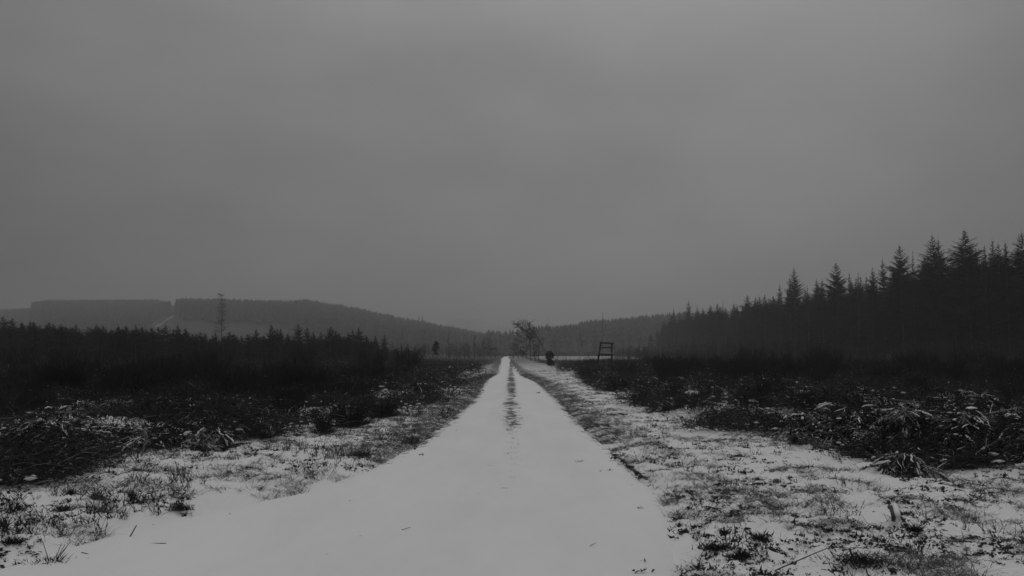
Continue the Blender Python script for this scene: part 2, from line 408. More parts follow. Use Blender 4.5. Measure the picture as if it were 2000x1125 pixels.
# ------------------------------------------------------------------ trees
def spruce_mesh(seed, H=18.0, Rm=2.3, clear=.10, whorls=42, per=9, up=.5, wide=1.0, gap=0.0, full=.36, tw=1.0):
    """a trunk soup and a crown soup; whorls of drooping, twiggy branches with an uneven outline"""
    rng = np.random.default_rng(seed)
    sway = rng.normal(0, .06, 2)
    zz = np.linspace(0, H, 10); tr = np.stack([sway[0] * np.sin(zz / H * 3), sway[1] * np.sin(zz / H * 2.3), zz], 1)
    trunk = tube(tr, np.interp(zz / H, [0, .5, .9, 1], [.0105 * H, .007 * H, .0018 * H, .0006 * H]), 6)
    P0, D, L, W, B = [], [], [], [], []
    prof = 1 + .35 * (np.array([vn(i * .8, seed * 1.7, 2) for i in range(whorls)]) - .5)
    for i in range(whorls):
        t0 = clear + (1 - clear) * ((i + .5) / whorls) ** .85
        rr0 = Rm * min(1.0, ((1 - t0) / full) ** 1.0) * (.75 + .5 * (prof[i] - .825) / .35) * wide + .05
        if t0 < .3: rr0 *= .8 + .67 * t0
        k = per if t0 < .85 else max(4, per - 3)
        a0 = rng.uniform(0, 6.28)
        for j in range(k):
            if rng.random() < gap + .06: continue
            t = min(.985, t0 + rng.uniform(-.7, .7) * (1 - clear) / whorls * (1.0 if t0 < .9 else .4)); z = t * H; rr = rr0
            a = a0 + j / k * 6.283 + rng.normal(0, .22)
            l = rr * rng.uniform(.5, 1.25)
            rise = up * (.15 + 1.1 * max(0, t - .62) / .38 - .5 * max(0, .5 - t)) + rng.normal(0, .10)      # upper branches reach up, lower hang
            d = np.array([math.cos(a), math.sin(a), rise]); d /= np.linalg.norm(d)
            base = np.array([np.interp(z, zz, tr[:, 0]), np.interp(z, zz, tr[:, 1]), z])
            tipup = np.array([0, 0, l * (.12 - .22 * (1 - t))])
            P0.append(base); D.append(d); L.append(l); W.append(.03 * l + .05 * tw); B.append(tipup)
            m = int(4 + l * 3.2)
            for s in range(m):
                u = (s + .6) / m
                p = base + d * l * u + tipup * u * u
                for sg in (-1, 1):
                    an = a + sg * rng.uniform(.45, .95)
                    ll = (.07 + .42 * l * (1 - u * .65)) * rng.uniform(.55, 1.1)
                    dd = np.array([math.cos(an), math.sin(an), rise * .6 - .10 + rng.normal(0, .12)]); dd /= np.linalg.norm(dd)
                    P0.append(p); D.append(dd); L.append(ll); W.append(.045 * tw + .13 * ll); B.append(np.array([0, 0, -ll * rng.uniform(.12, .5)]))
    P0, D, L, W, B = map(np.array, (P0, D, L, W, B))
    crown = strips(P0, D, L, W, B, seg=1, rng=rng)
    lead = tube([[tr[-1][0], tr[-1][1], H * .97], [tr[-1][0], tr[-1][1], H * 1.03]], [.02, .006], 3)
    return trunk, join([crown, lead])
def far_spruce(seed):
    """small unit-height conifer for distant woods"""
    rng = np.random.default_rng(seed); V = []; F = []
    n = 9
    for tier in range(5):
        z0 = .16 + tier * .165; z1 = min(1.0, z0 + .30 - tier * .012); rr = .155 * (1 - tier * .17)
        b = len(V); V.append((0, 0, z1))
        for j in range(n):
            a = j / n * 6.283 + rng.uniform(-.2, .2); q = rr * (rng.uniform(.6, 1.15) if j % 2 else rng.uniform(.35, .6))
            V.append((q * math.cos(a), q * math.sin(a), z0 + rng.uniform(-.05, .05)))
        for j in range(n): F.append((b, b + 1 + j, b + 1 + (j + 1) % n))
    T, TF = tube([[0, 0, -.06], [0, 0, .4]], [.014, .01], 3, cap=False)
    return join([(np.array(V), np.array(F)), (T, TF)])

def bare_mesh(seed, H=12., lean=(0, 0), first=.3, spread=.35, nb=34, r0=None, tipbend=(0, 0), curve=None, fine=9, droop=.15, branch_len=.22, tww=.02):
    """bare deciduous tree: trunk soup and twig soup"""
    rng = np.random.default_rng(seed)
    n = 12; t = np.linspace(0, 1, n)
    x = lean[0] * H * t ** 1.3 + rng.normal(0, .004 * H, n).cumsum() * .4 + tipbend[0] * H * np.clip(t - .75, 0, 1) * 3
    y = lean[1] * H * t ** 1.3 + rng.normal(0, .004 * H, n).cumsum() * .4
    if curve is not None:
        c = np.array(curve); x = np.interp(t, c[:, 0], c[:, 1]); z = np.interp(t, c[:, 0], c[:, 2])
    else: z = t * H
    P = np.stack([x, y, z], 1); r0 = r0 or .011 * H
    trunk = tube(P, np.interp(t, [0, 1], [r0, r0 * .12]), 6)
    parts = []; tw = []
    for i in range(nb):
        u = first + (1 - first) * rng.random() ** .85
        p = np.array([np.interp(u, t, P[:, k]) for k in range(3)])
        a = rng.uniform(0, 6.283); l = H * branch_len * (1.15 - u * .75) * rng.uniform(.5, 1.2)
        d = unit(np.array([math.cos(a) * spread * 2.2, math.sin(a) * spread * 2.2, 1.0 - droop * 2]))
        q = np.linspace(0, 1, 5)[:, None]
        bend = np.array([rng.normal(0, .1), rng.normal(0, .1), -droop]) * l
        pts = p + d * l * q + bend * q * q
        parts.append(tube(pts, np.linspace(r0 * .2, r0 * .04, 5), 3, cap=False))
        for s in range(fine):
            w_ = rng.uniform(.25, 1); pp = p + d * l * w_ + bend * w_ * w_
            dd = unit(d + rng.normal(0, .55, 3)); tw.append((pp, dd, l * rng.uniform(.18, .45), droop))
    P0 = np.array([q[0] for q in tw]); D = np.array([q[1] for q in tw]); L = np.array([q[2] for q in tw])
    B = np.zeros((len(tw), 3)); B[:, 2] = -L * (droop * 1.5)
    parts.append(strips(P0, D, L, np.full(len(tw), max(tww, r0 * .16)), B, seg=2, rng=rng))
    return trunk, join(parts)
def tree_obj(name, meshes, mats, loc, label, cat, group=None, s=1.0, sz=None, rz=0.0):
    e = empty(name, loc, rz); e.scale = (s, s, sz or s)
    build('trunk', meshes[0], mats[0], e, smooth=True); build('crown', meshes[1], mats[1], e)
    return tag(e, label, cat, group)

rnd = random.Random(5)
# --- tall spruces along the right forest edge
tall_protos = []
specs = [dict(H=20, Rm=2.7, up=.7), dict(H=20, Rm=2.4, up=.9, gap=.08, full=.42), dict(H=20, Rm=3.1, up=.75, gap=.06, full=.34), dict(H=20, Rm=2.0, up=.8), dict(H=20, Rm=2.8, up=.6, whorls=52, full=.30), dict(H=20, Rm=2.2, up=1.0, gap=.22, full=.5)]
specs += [dict(H=20, Rm=2.4, up=.7, clear=.36, whorls=34), dict(H=20, Rm=2.2, up=.8, clear=.30, whorls=34)]
for i, sp_ in enumerate(specs):
    k = dict(whorls=46, per=8, clear=.10); k.update(sp_)
    t_, c_ = spruce_mesh(100 + i, **k)
    e = empty('spruce_tree', (0, 0, 0))
    build('trunk', t_, M['bark'], e, smooth=True); build('crown', c_, M['needles'], e)
    tall_protos.append([e, False])
def place(protos, k, loc, s, sz, rz, label, cat, group):
    p = protos[k % len(protos)]
    if not p[1]: o = p[0]; p[1] = True
    else: o = copy_tree(p[0])
    o.location = loc; o.scale = (s, s, sz); o.rotation_euler = (rnd.uniform(-.012, .012), rnd.uniform(-.012, .012), rz)
    return tag(o, label, cat, group)
EDGE_X = 66.0
G_R = 'tall spruces of the forest right of the track'
sky_r = [  # px, top y, variant, width factor, label
 (1316, 597, 3, .8, 'small pointed spruce where the right forest skyline begins to rise'),
 (1345, 582, 1, 1.0, 'hazy spruce with a spiky tip, first clear peak of the right forest'),
 (1362, 592, 3, .8, 'short hazy spruce just right of the first clear forest peak'),
 (1388, 591, 4, 1.0, 'blunt hazy spruce beginning the flat run of the forest skyline'),
 (1402, 588, 2, 1.0, 'ragged hazy spruce beside a very thin spire in the forest skyline'),
 (1411, 583, 5, .55, 'very thin hazy spire in the flat run of the forest skyline'),
 (1461, 571, 2, 1.1, 'broad spruce standing just after the low notch in the forest skyline'),
 (1492, 569, 0, 1.0, 'round-shouldered spruce between the broad one and a narrow twin-topped pair'),
 (1522, 549, 1, .8, 'narrow spruce leading up to the tall spire at mid skyline'),
 (1540, 536, 3, .8, 'spruce pressed against the left side of the tall mid-skyline spire'),
 (1550, 516, 0, .85, 'tall slim spire, first to stand high above the mid skyline'),
 (1577, 551, 5, .8, 'low thin spruce right of the tall slim mid-skyline spire'),
 (1605, 538, 1, .8, 'thin-tipped spruce left of the broad open-branched one'),
 (1632, 505, 2, .95, 'broad open-branched spruce with upswept limbs at mid skyline'),
 (1658, 526, 3, .8, 'left one of two matching small spires on the forest skyline'),
 (1673, 525, 5, .85, 'right one of two matching small spires on the forest skyline'),
 (1700, 515, 0, .8, 'spruce with a dense pointed top before the tall slender pair'),
 (1722, 497, 1, .8, 'slender spruce with a see-through crown, left of a tall dark peak'),
 (1757, 470, 2, 1.0, 'tall dark spruce with sweeping limbs and a skinny neighbour behind'),
 (1779, 482, 5, .6, 'skinny sparse spire between two big dark spruces'),
 (1802, 494, 4, 1.0, 'low bushy spruce at the left foot of the double-topped peak'),
 (1822, 449, 0, 1.1, 'taller half of the double-topped spruce peak'),
 (1833, 458, 1, .9, 'lower right half of the double-topped spruce peak'),
 (1860, 492, 4, .9, 'low ragged spruce in the dip left of the widest peak'),
 (1887, 439, 4, 1.15, 'widest and tallest spruce peak of the right forest'),
 (1921, 470, 3, .85, 'short narrow spruce right of the widest peak'),
 (1949, 467, 0, 1.1, 'blunt dense spruce with a thin spire close behind'),
 (1962, 466, 5, .7, 'thin spire close behind the blunt dense spruce near the frame edge'),
 (1994, 444, 2, 1.1, 'big ragged spruce cut by the right edge of the picture'),
]
taken = []
for (px, py, k, wf, lab) in sky_r:
    d = EDGE_X * FPX / (px - 1000) * rnd.uniform(.985, 1.02)
    if px < 1320: d = 322
    x, y, z = at(px, py, d); g = gz(x, y)
    H = (z - g) / 1.03
    place(tall_protos, k, (x, y, g - .1), H / 20 * wf * 1.05, H / 20, rnd.uniform(0, 6.28), lab, 'tree', G_R)
    taken.append((x, y))
cnt = 0
fill = []
for row in range(4):
    Y = 92.0 + row * 1.5
    while Y < 372 - row * 4:
        Xr = EDGE_X + 1.5 + row * 4.2 + rnd.uniform(-1.6, 1.6)
        if Y > 330: Xr -= (Y - 330) * .10
        fill.append((Xr, Y, row)); Y += rnd.uniform(3.2, 5.2) * (1 + Y / 600)
for (x, y, row) in fill:
    if px_of(x, y) > 2080 or any(abs(x - a) < 1.2 and abs(y - b) < 1.2 for a, b in taken): continue
    H = rnd.uniform(15.2, 18.2) + (rnd.random() < .1) * 1.2
    if y > 335: H *= 1 - (y - 335) / 37 * .40
    s = H / 20
    place(tall_protos, (6 + rnd.randrange(2)) if row < 2 and y < 170 and rnd.random() < .75 else rnd.randrange(6), (x, y, gz(x, y) - .1), s * rnd.uniform(.95, 1.25), s, rnd.uniform(0, 6.28),
          'dark spruce packed inside the wall of the right forest, its top below the peaks', 'tree', G_R)
    cnt += 1
print('fill spruces', cnt)

# --- young spruces of the left plantation
young = []
for i, sp_ in enumerate([dict(Rm=1.3, up=.9), dict(Rm=1.55, up=.7), dict(Rm=1.1, up=1.0), dict(Rm=1.4, up=.8, gap=.1)]):
    t_, c_ = spruce_mesh(200 + i, H=5.5, whorls=26, per=8, clear=.02, full=.45, tw=.7, **sp_)
    e = empty('young_spruce', (0, 0, 0))
    build('trunk', t_, M['bark'], e, smooth=True); build('crown', c_, M['needles'], e)
    young.append([e, False])
G_L = 'young spruces of the plantation left of the track'
sky_l = [(3, 615, 'young spruce cut by the left edge of the picture'), (25, 619, 'pointed young spruce second from the left picture edge'),
 (42, 624, None), (60, 626, None), (78, 633, None), (97, 627, 'young spruce standing clear between two dips of the low left skyline'), (121, 634, None), (137, 637, None), (151, 631, 'sharp-tipped young spruce in the even left row'),
 (175, 636, None), (200, 633, None), (222, 640, None), (243, 641, None), (265, 630, 'young spruce just left of the white streak on the hill'), (283, 634, None), (297, 634, None), (325, 633, 'young spruce under the lower end of the white hill streak'),
 (345, 632, 'dark spruce clump top right of the white hill streak'), (362, 640, None), (380, 648, None), (398, 643, None), (415, 650, None), (445, 648, None), (458, 650, None), (470, 648, None), (485, 650, None), (500, 641, 'young spruce right of the lone birch where the row darkens'),
 (515, 646, None), (530, 632, 'round-topped young spruce left of a small close group'), (540, 637, None), (548, 636, None), (562, 643, None), (581, 631, 'tallest young spruce of the left plantation'), (600, 637, 'young spruce right of the tallest in the plantation'),
 (614, 648, None), (628, 641, None), (644, 636, 'young spruce with a thin bare leader in the plantation'), (657, 640, None), (665, 642, None), (680, 645, None), (691, 641, None), (703, 638, 'dense conical spruce ending the tall part of the plantation'), (716, 655, None),
 (736, 656, None), (751, 652, 'dark tufted young spruce set apart near the plantation end'), (775, 680, 'small dark spruce in the low tail of the plantation'), (792, 676, 'slim small spruce, last of the plantation towards the track')]
for k, (px, py, lab) in enumerate(sky_l):
    d = rnd.uniform(100, 122) if px < 760 else 105
    if 380 < px < 490: d = rnd.uniform(125, 140)
    px += rnd.uniform(-3, 3); x, y, z = at(px, py + (rnd.uniform(-2, 7) if not lab else 0), d); g = gz(x, y); H = (z - g) / 1.03
    wf = rnd.uniform(.75, 1.4) * (1.15 if px in (581, 703, 530, 751) else 1)
    place(young, rnd.randrange(4), (x, y, g - .05), max(H / 5.5, .8) * wf, H / 5.5, rnd.uniform(0, 6.28),
          lab or 'dark young spruce crowded in the plantation row, nothing standing out', 'tree', G_L)
for i in range(150):
    px = rnd.uniform(-60, 770); d = rnd.uniform(92, 134)
    top = np.interp(px, [-60, 60, 200, 350, 420, 500, 600, 700, 770], [632, 630, 638, 640, 652, 656, 657, 658, 684]) + rnd.uniform(-5, 10)
    x, y, z = at(px, top, d); g = gz(x, y); H = (z - g) / 1.03
    if H < 1: continue
    place(young, rnd.randrange(4), (x, y, g - .05), H / 5.5 * rnd.uniform(.9, 1.8), H / 5.5, rnd.uniform(0, 6.28),
          'dark young spruce crowded in the plantation row, nothing standing out', 'tree', G_L)

# --- distant woods (far-off masses)
rng = np.random.default_rng(11)
farv = [far_spruce(300 + i) for i in range(6)]
def wood(name, pts, hmin, hmax, label, seed, wide=1.0, hf=None, material='hazedneedles'):
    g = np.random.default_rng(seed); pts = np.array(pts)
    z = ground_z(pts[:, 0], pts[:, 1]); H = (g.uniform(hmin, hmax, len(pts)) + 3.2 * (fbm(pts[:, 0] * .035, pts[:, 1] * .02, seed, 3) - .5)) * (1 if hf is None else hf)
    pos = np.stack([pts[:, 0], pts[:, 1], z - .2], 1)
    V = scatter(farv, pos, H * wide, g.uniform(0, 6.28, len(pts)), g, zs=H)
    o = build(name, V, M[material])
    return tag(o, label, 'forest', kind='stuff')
def gridpts(x0, x1, y0, y1, sp, seed, test):
    g = np.random.default_rng(seed); n = int((x1 - x0) * (y1 - y0) / sp ** 2)
    X = g.uniform(x0, x1, n); Y = g.uniform(y0, y1, n); m = test(X, Y, 1000 + FPX * X / Y)
    return np.stack([X[m], Y[m]], 1)
def t1(X, Y, p):
    front = np.interp(p, [343, 352, 520, 600, 700, 960], [740, 690, 680, 590, 500, 440]) + 45 * (vn(X * .06, 9.0, 7) - .5)
    return (p > 343) & (p < 965) & (Y > front + 14 * vn(X * .03, 2.0, 5))
P0 = gridpts(-960, -280, 600, 1320, 6.0, 20, lambda X, Y, p: (p > -200) & (p < 345) & (Y > np.interp(p, [-200, 290, 299, 330, 334, 345], [600, 610, 835, 850, 1010, 1040])))
pp = 1000 + FPX * P0[:, 0] / P0[:, 1]
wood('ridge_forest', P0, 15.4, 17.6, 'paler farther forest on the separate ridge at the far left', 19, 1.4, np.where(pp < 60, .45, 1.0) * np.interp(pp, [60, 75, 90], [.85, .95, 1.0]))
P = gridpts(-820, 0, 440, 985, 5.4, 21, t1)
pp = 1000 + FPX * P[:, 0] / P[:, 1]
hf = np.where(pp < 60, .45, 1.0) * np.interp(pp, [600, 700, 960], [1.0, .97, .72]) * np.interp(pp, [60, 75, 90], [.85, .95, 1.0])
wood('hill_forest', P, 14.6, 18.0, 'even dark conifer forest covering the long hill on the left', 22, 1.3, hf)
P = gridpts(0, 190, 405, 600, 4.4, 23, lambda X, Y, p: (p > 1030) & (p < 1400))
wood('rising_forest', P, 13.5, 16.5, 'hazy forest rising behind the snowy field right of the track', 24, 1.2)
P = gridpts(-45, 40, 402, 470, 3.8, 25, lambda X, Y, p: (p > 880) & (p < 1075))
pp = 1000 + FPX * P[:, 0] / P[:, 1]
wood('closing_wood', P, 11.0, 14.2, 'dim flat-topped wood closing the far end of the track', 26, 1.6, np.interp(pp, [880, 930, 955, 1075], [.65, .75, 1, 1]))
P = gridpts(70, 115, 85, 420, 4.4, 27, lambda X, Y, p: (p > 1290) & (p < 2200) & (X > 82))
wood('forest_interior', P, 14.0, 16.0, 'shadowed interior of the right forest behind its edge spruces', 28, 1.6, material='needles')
# faint wood knoll beyond the left ridge (dim rounded treetops)
def knoll(name, px0, px1, Y, toptab, label, seed):
    g = np.random.default_rng(seed); pts = []
    tr, cr = [], []
    for px in np.linspace(px0, px1, int((px1 - px0) / 3.2)):
        px += g.uniform(-1, 1); yy = Y + g.uniform(-25, 25)
        x, y, z = at(px, np.interp(px, *toptab) + g.uniform(-1.5, 3), yy); gg = gz(x, y)
        t_, c_ = bare_mesh(int(g.integers(1e6)), H=z - gg, nb=16, fine=6, spread=.5, first=.2, branch_len=.3, r0=.3)
        for q in (t_, c_): cr.append((q[0] + np.array([x, y, gg]), q[1]))
    return tag(build(name, join(cr), M['hazedneedles']), label, 'forest', kind='stuff')
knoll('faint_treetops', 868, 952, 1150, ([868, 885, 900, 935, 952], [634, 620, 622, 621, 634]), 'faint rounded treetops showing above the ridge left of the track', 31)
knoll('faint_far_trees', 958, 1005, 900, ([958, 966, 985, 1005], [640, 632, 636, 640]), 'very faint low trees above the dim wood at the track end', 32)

# --- single far trees
far_single = [(735, 605, 860, 'conical hazy tree sticking up on the slope of the left ridge', 'spruce_tree', 1.5),
              (713, 604, 870, 'slim hazy tree beside the conical one on the left ridge', 'spruce_tree', 1.0),
              (795, 616, 880, 'short hazy tree halfway down the left ridge', 'spruce_tree', .9),
              (818, 615, 880, 'hazy tree left in the pair low on the left ridge', 'spruce_tree', .8),
              (825, 616, 880, 'hazy tree right in the pair low on the left ridge', 'spruce_tree', .8)]
for i, (px, py, Y, lab, nm, wf) in enumerate(far_single):
    x, y, z = at(px, py, Y); g = gz(x, y); H = (z - g)
    V, F = farv[i]; crownF = F[V[F][:, :, 2].max(1) >= 0]
    e = empty('distant_spruce', (x, y, g - .3)); e.scale = (H * wf, H * wf, H)
    nT = len(V) - 6
    build('crown', (V[:nT], F[(F < nT).all(1)]), M['hazedneedles'], e)
    build('trunk', (V[nT:], F[(F >= nT).all(1)] - nT), M['bark'], e)
    tag(e, lab, 'tree', 'single trees on the left ridge')
for i, (px, py, Y, lab, wdt) in enumerate([
        (1021, 624, 950, 'faint bare tree above the wood, left of the crooked bare tree', .5), (1030, 627, 950, 'fainter bare treetop directly above the crooked bare tree', .4),
        (1060, 625, 1000, 'faint rounded treetop standing right of the track end', .6), (1070, 620, 1000, 'faint slim treetop, highest above the wood right of the track end', .25)]):
    x, y, z = at(px, py, Y); g = gz(x, y)
    tree_obj('distant_bare_tree', bare_mesh(330 + i, H=z - g, nb=40, fine=10, spread=wdt, first=.35, branch_len=.30, r0=.28), (M['bark'], M['hazedneedles']),
             (x, y, g), lab, 'tree', 'faint trees beyond the wood')

# --- named nearer trees
def at_tree(name, px, base_y, top_y, Y, lab, cat='tree', group=None, mats=None, off=0, **kw):
    x, y, _ = at(px, 690, Y); g = gz(x, y); z = at(px, top_y, Y)[2]
    return tree_obj(name, bare_mesh(H=z - g, **kw), mats or (M['twig'], M['twig']), (x, y, g - .1), lab, cat, group)
at_tree('birch_tree', 432, 0, 573, 190, 'lone tall slender birch with bent tip above the left plantation', seed=401, nb=150, fine=14, tww=.026, spread=.52, first=.25, branch_len=.135, tipbend=(-.05, 0), droop=.2, r0=.13, mats=(M['bark'], M['twig']))
G_B = 'bare birches left of the track'
at_tree('birch_tree', 876, 0, 640, 300, 'faint tall thin birch behind the small dark-headed pine', group=G_B, seed=402, nb=40, spread=.22, first=.3, branch_len=.14, r0=.1)
at_tree('birch_tree', 872, 0, 662, 240, 'thin bare birch just right of the dark-headed pine', group=G_B, seed=403, nb=34, spread=.2, branch_len=.13, r0=.08)
at_tree('birch_tree', 887, 0, 665, 250, 'thin leafless stem standing alone between pine and birches', group=G_B, seed=404, nb=26, spread=.2, branch_len=.12, r0=.07)
at_tree('birch_tree', 927, 0, 655, 215, 'denser bare birch, left one of the pair beside the track', group=G_B, seed=405, nb=60, fine=14, spread=.28, branch_len=.2, r0=.1)
at_tree('birch_tree', 945, 0, 661, 190, 'forked bare birch, right one of the pair beside the track', group=G_B, seed=406, nb=46, fine=11, spread=.38, branch_len=.24, r0=.1)
at_tree('larch_tree', 1177, 0, 610, 330, 'tall thin hazy tree poking above the forest behind the hunting seat', seed=407, nb=90, fine=8, spread=.3, first=.15, branch_len=.09, r0=.15)

at_tree('tall_shrub', 1248, 0, 668, 92, 'thin tall dark shrub poking above the right scrub', cat='shrub', seed=411, nb=46, fine=10, spread=.28, first=.05, branch_len=.3, r0=.03)
at_tree('tall_shrub', 1262, 0, 678, 95, 'shorter loose shrub touching the thin tall one on its right', cat='shrub', seed=412, nb=36, fine=10, spread=.4, first=.05, branch_len=.36, r0=.03)
G_F = 'hazy bare trees around the far end of the track'
for k_, (px_, top_, Y_, sp_, lab_) in enumerate([(1012, 650, 205, .7, 'hazy spreading bare tree behind the left arm of the crooked tree'), (1028, 646, 215, .6, 'hazy bare tree right behind the crooked trunks'), (1003, 668, 230, .8, 'low hazy bare thorn at the very end of the track'),
        (957, 664, 240, .7, 'hazy bare tree just left of the track end'), (908, 668, 255, .6, 'hazy bare tree left of the birch pair'), (1045, 672, 190, .7, 'low hazy bare bush between the trunks and the round bush'), (968, 676, 250, .9, 'low hazy bush touching the left side of the track end')]):
    at_tree('hazy_tree', px_, 0, top_, Y_, lab_, group=G_F, seed=430 + k_, nb=70, fine=12, spread=sp_, first=.12, branch_len=.36, r0=.10, tww=.065)
# pine with dark head, left of the track
def pine(px, Y, top, lab):
    x, y, _ = at(px, 690, Y); g = gz(x, y); H = at(px, top, Y)[2] - g
    rg = np.random.default_rng(77)
    e = empty('pine_tree', (x, y, g - .05)); zt = np.linspace(0, H, 7)
    build('trunk', tube(np.stack([.06 * np.sin(zt), 0 * zt, zt], 1), np.linspace(.09, .02, 7), 6), M['bark'], e, smooth=True)
    c = []
    for (cx, cz, rr) in [(-.10, .80, .26), (.30, .72, .20), (-.28, .66, .22), (.0, .95, .12), (-.05, .56, .20), (.22, .88, .12), (.12, .44, .16)]:
        n = 95; d = unit(rg.normal(size=(n, 3))); p = d * (rg.random((n, 1)) ** .5) * rr + np.array([cx, 0, cz * H])
        c.append(strips(p, unit(d + np.array([0, 0, .3])), np.full(n, .26), np.full(n, .08), np.zeros((n, 3)), seg=1, rng=rg))
    for k in range(8):
        a = rg.uniform(0, 6.28); z0 = H * rg.uniform(.35, .9); l = rg.uniform(.3, .6)
        c.append(tube([[0, 0, z0], [math.cos(a) * l, math.sin(a) * l, z0 + .15]], [.02, .008], 3))
    build('crown', join(c), M['needles'], e)
    tag(e, lab, 'tree')
pine(851, 125, 667, 'small pine with a dark tufted head on a thin stem')

# crooked bare tree group right of the track end
def crooked():
    Y = 165.; x0, y0, _ = at(1037, 690, Y); g = gz(x0, y0)
    def W(px, py): x, y, z = at(px, py, Y); return x - x0, z - g
    rg = np.random.default_rng(9)
    def limb_tree(base, pts, lab, r=.10, nb=26, seed=1, spread=.5, twl=1.0, yoff=0):
        bx, bz = W(*base); P = [np.array([0, 0, -.1])]
        for q in pts:
            a, b = W(*q); P.append(np.array([a - bx, rg.normal(0, .12), b]))
        P = np.array(P); e = empty('bare_tree', (x0 + bx, y0 + yoff, g))
        tt = np.linspace(0, len(P) - 1, 14); C = np.stack([np.interp(tt, np.arange(len(P)), P[:, k]) for k in range(3)], 1)
        build('trunk', tube(C, np.linspace(r, r * .25, 14), 6), M['twig'], e, smooth=True)
        br, tw = [], []
        for i in range(nb):
            u = rg.uniform(5, 13); p = np.array([np.interp(u, np.arange(14), C[:, k]) for k in range(3)])
            a = rg.uniform(0, 6.28); d = unit(np.array([math.cos(a) * spread - .25, math.sin(a) * spread, .35 + rg.normal(0, .35)])); l = rg.uniform(.6, 1.9) * twl
            q = np.linspace(0, 1, 4)[:, None]; br.append(tube(p + d * l * q + np.array([0, 0, -.2]) * q * q * l, np.linspace(.028, .012, 4), 3, cap=False))
            for s in range(10): tw.append((p + d * l * rg.uniform(.2, 1), unit(d + rg.normal(0, .6, 3)), rg.uniform(.3, .8) * twl))
        P0, D, L = (np.array([q[i] for q in tw]) for i in range(3))
        br.append(strips(P0, D, L, np.full(len(L), .055), np.zeros((len(L), 3)), seg=1, rng=rg))
        build('crown', join(br), M['twig'], e)
        tag(e, lab, 'tree', 'crooked bare trees right of the track')
    limb_tree((1037, 704), [(1036, 690), (1035, 665), (1034, 650), (1022, 643), (1010, 633)], 'crooked bare tree whose top limb reaches out over the track', nb=70, spread=.9)
    limb_tree((1046, 703), [(1043, 688), (1040, 668), (1038, 652), (1034, 640), (1030, 630)], 'bare trunk leaning left against the crooked bare tree', nb=48, spread=.8)
    limb_tree((1070, 700), [(1067, 688), (1060, 676), (1053, 664), (1045, 656), (1040, 648)], 'thin dead stem bowed leftwards from the round bush', r=.07, nb=16, yoff=-.5)
    limb_tree((1052, 702), [(1052, 690), (1053, 676), (1053, 664)], 'short thin upright stem between the trunks and the round bush', r=.06, nb=14, twl=.5)
    limb_tree((1021, 703), [(1021, 697), (1021, 690), (1022, 684)], 'little thin-stemmed tree with a flat bushy head beside the track', r=.06, nb=40, spread=1.2, twl=.55)
crooked()

# round dense bush with waist
def dense_bush(name, px, Y, base_y, blobs, lab, n=2600, leaf=.10):
    x, y, _ = at(px, 690, Y); g = gz(x, y); rg = np.random.default_rng(int(px)); e = empty(name, (x, y, g))
    parts = []
    for (bx, bz, rr, rz) in blobs:
        m = int(n * rr); d = unit(rg.normal(size=(m, 3))); p = d * (rg.random((m, 1)) ** .35) * np.array([rr, rr, rz]) * (1 + .18 * np.sin(d[:, :1] * 9 + d[:, 2:] * 7)) + np.array([bx, 0, bz])
        p[:, 2] = np.maximum(p[:, 2], .02)
        parts.append(strips(p, unit(d + np.array([0, 0, .4]) + rg.normal(0, .3, (m, 3))), np.full(m, leaf * 1.4), np.full(m, leaf * .6), np.zeros((m, 3)), seg=1, rng=rg))
    build('foliage', join(parts), M['broom'], e)
    build('stem', join([tube([[k * .06, 0, -.05], [k * .12, .05, .9]], [.03, .015], 5) for k in (-1, 0, 1)]), M['bark'], e)
    return tag(e, lab, 'bush')
dense_bush('round_bush', 1074, 100, 713, [(0, 1.25, .50, .52), (-.03, .5, .30, .5), (.2, .25, .3, .3)], 'dense rounded dark bush standing alone right of the track')

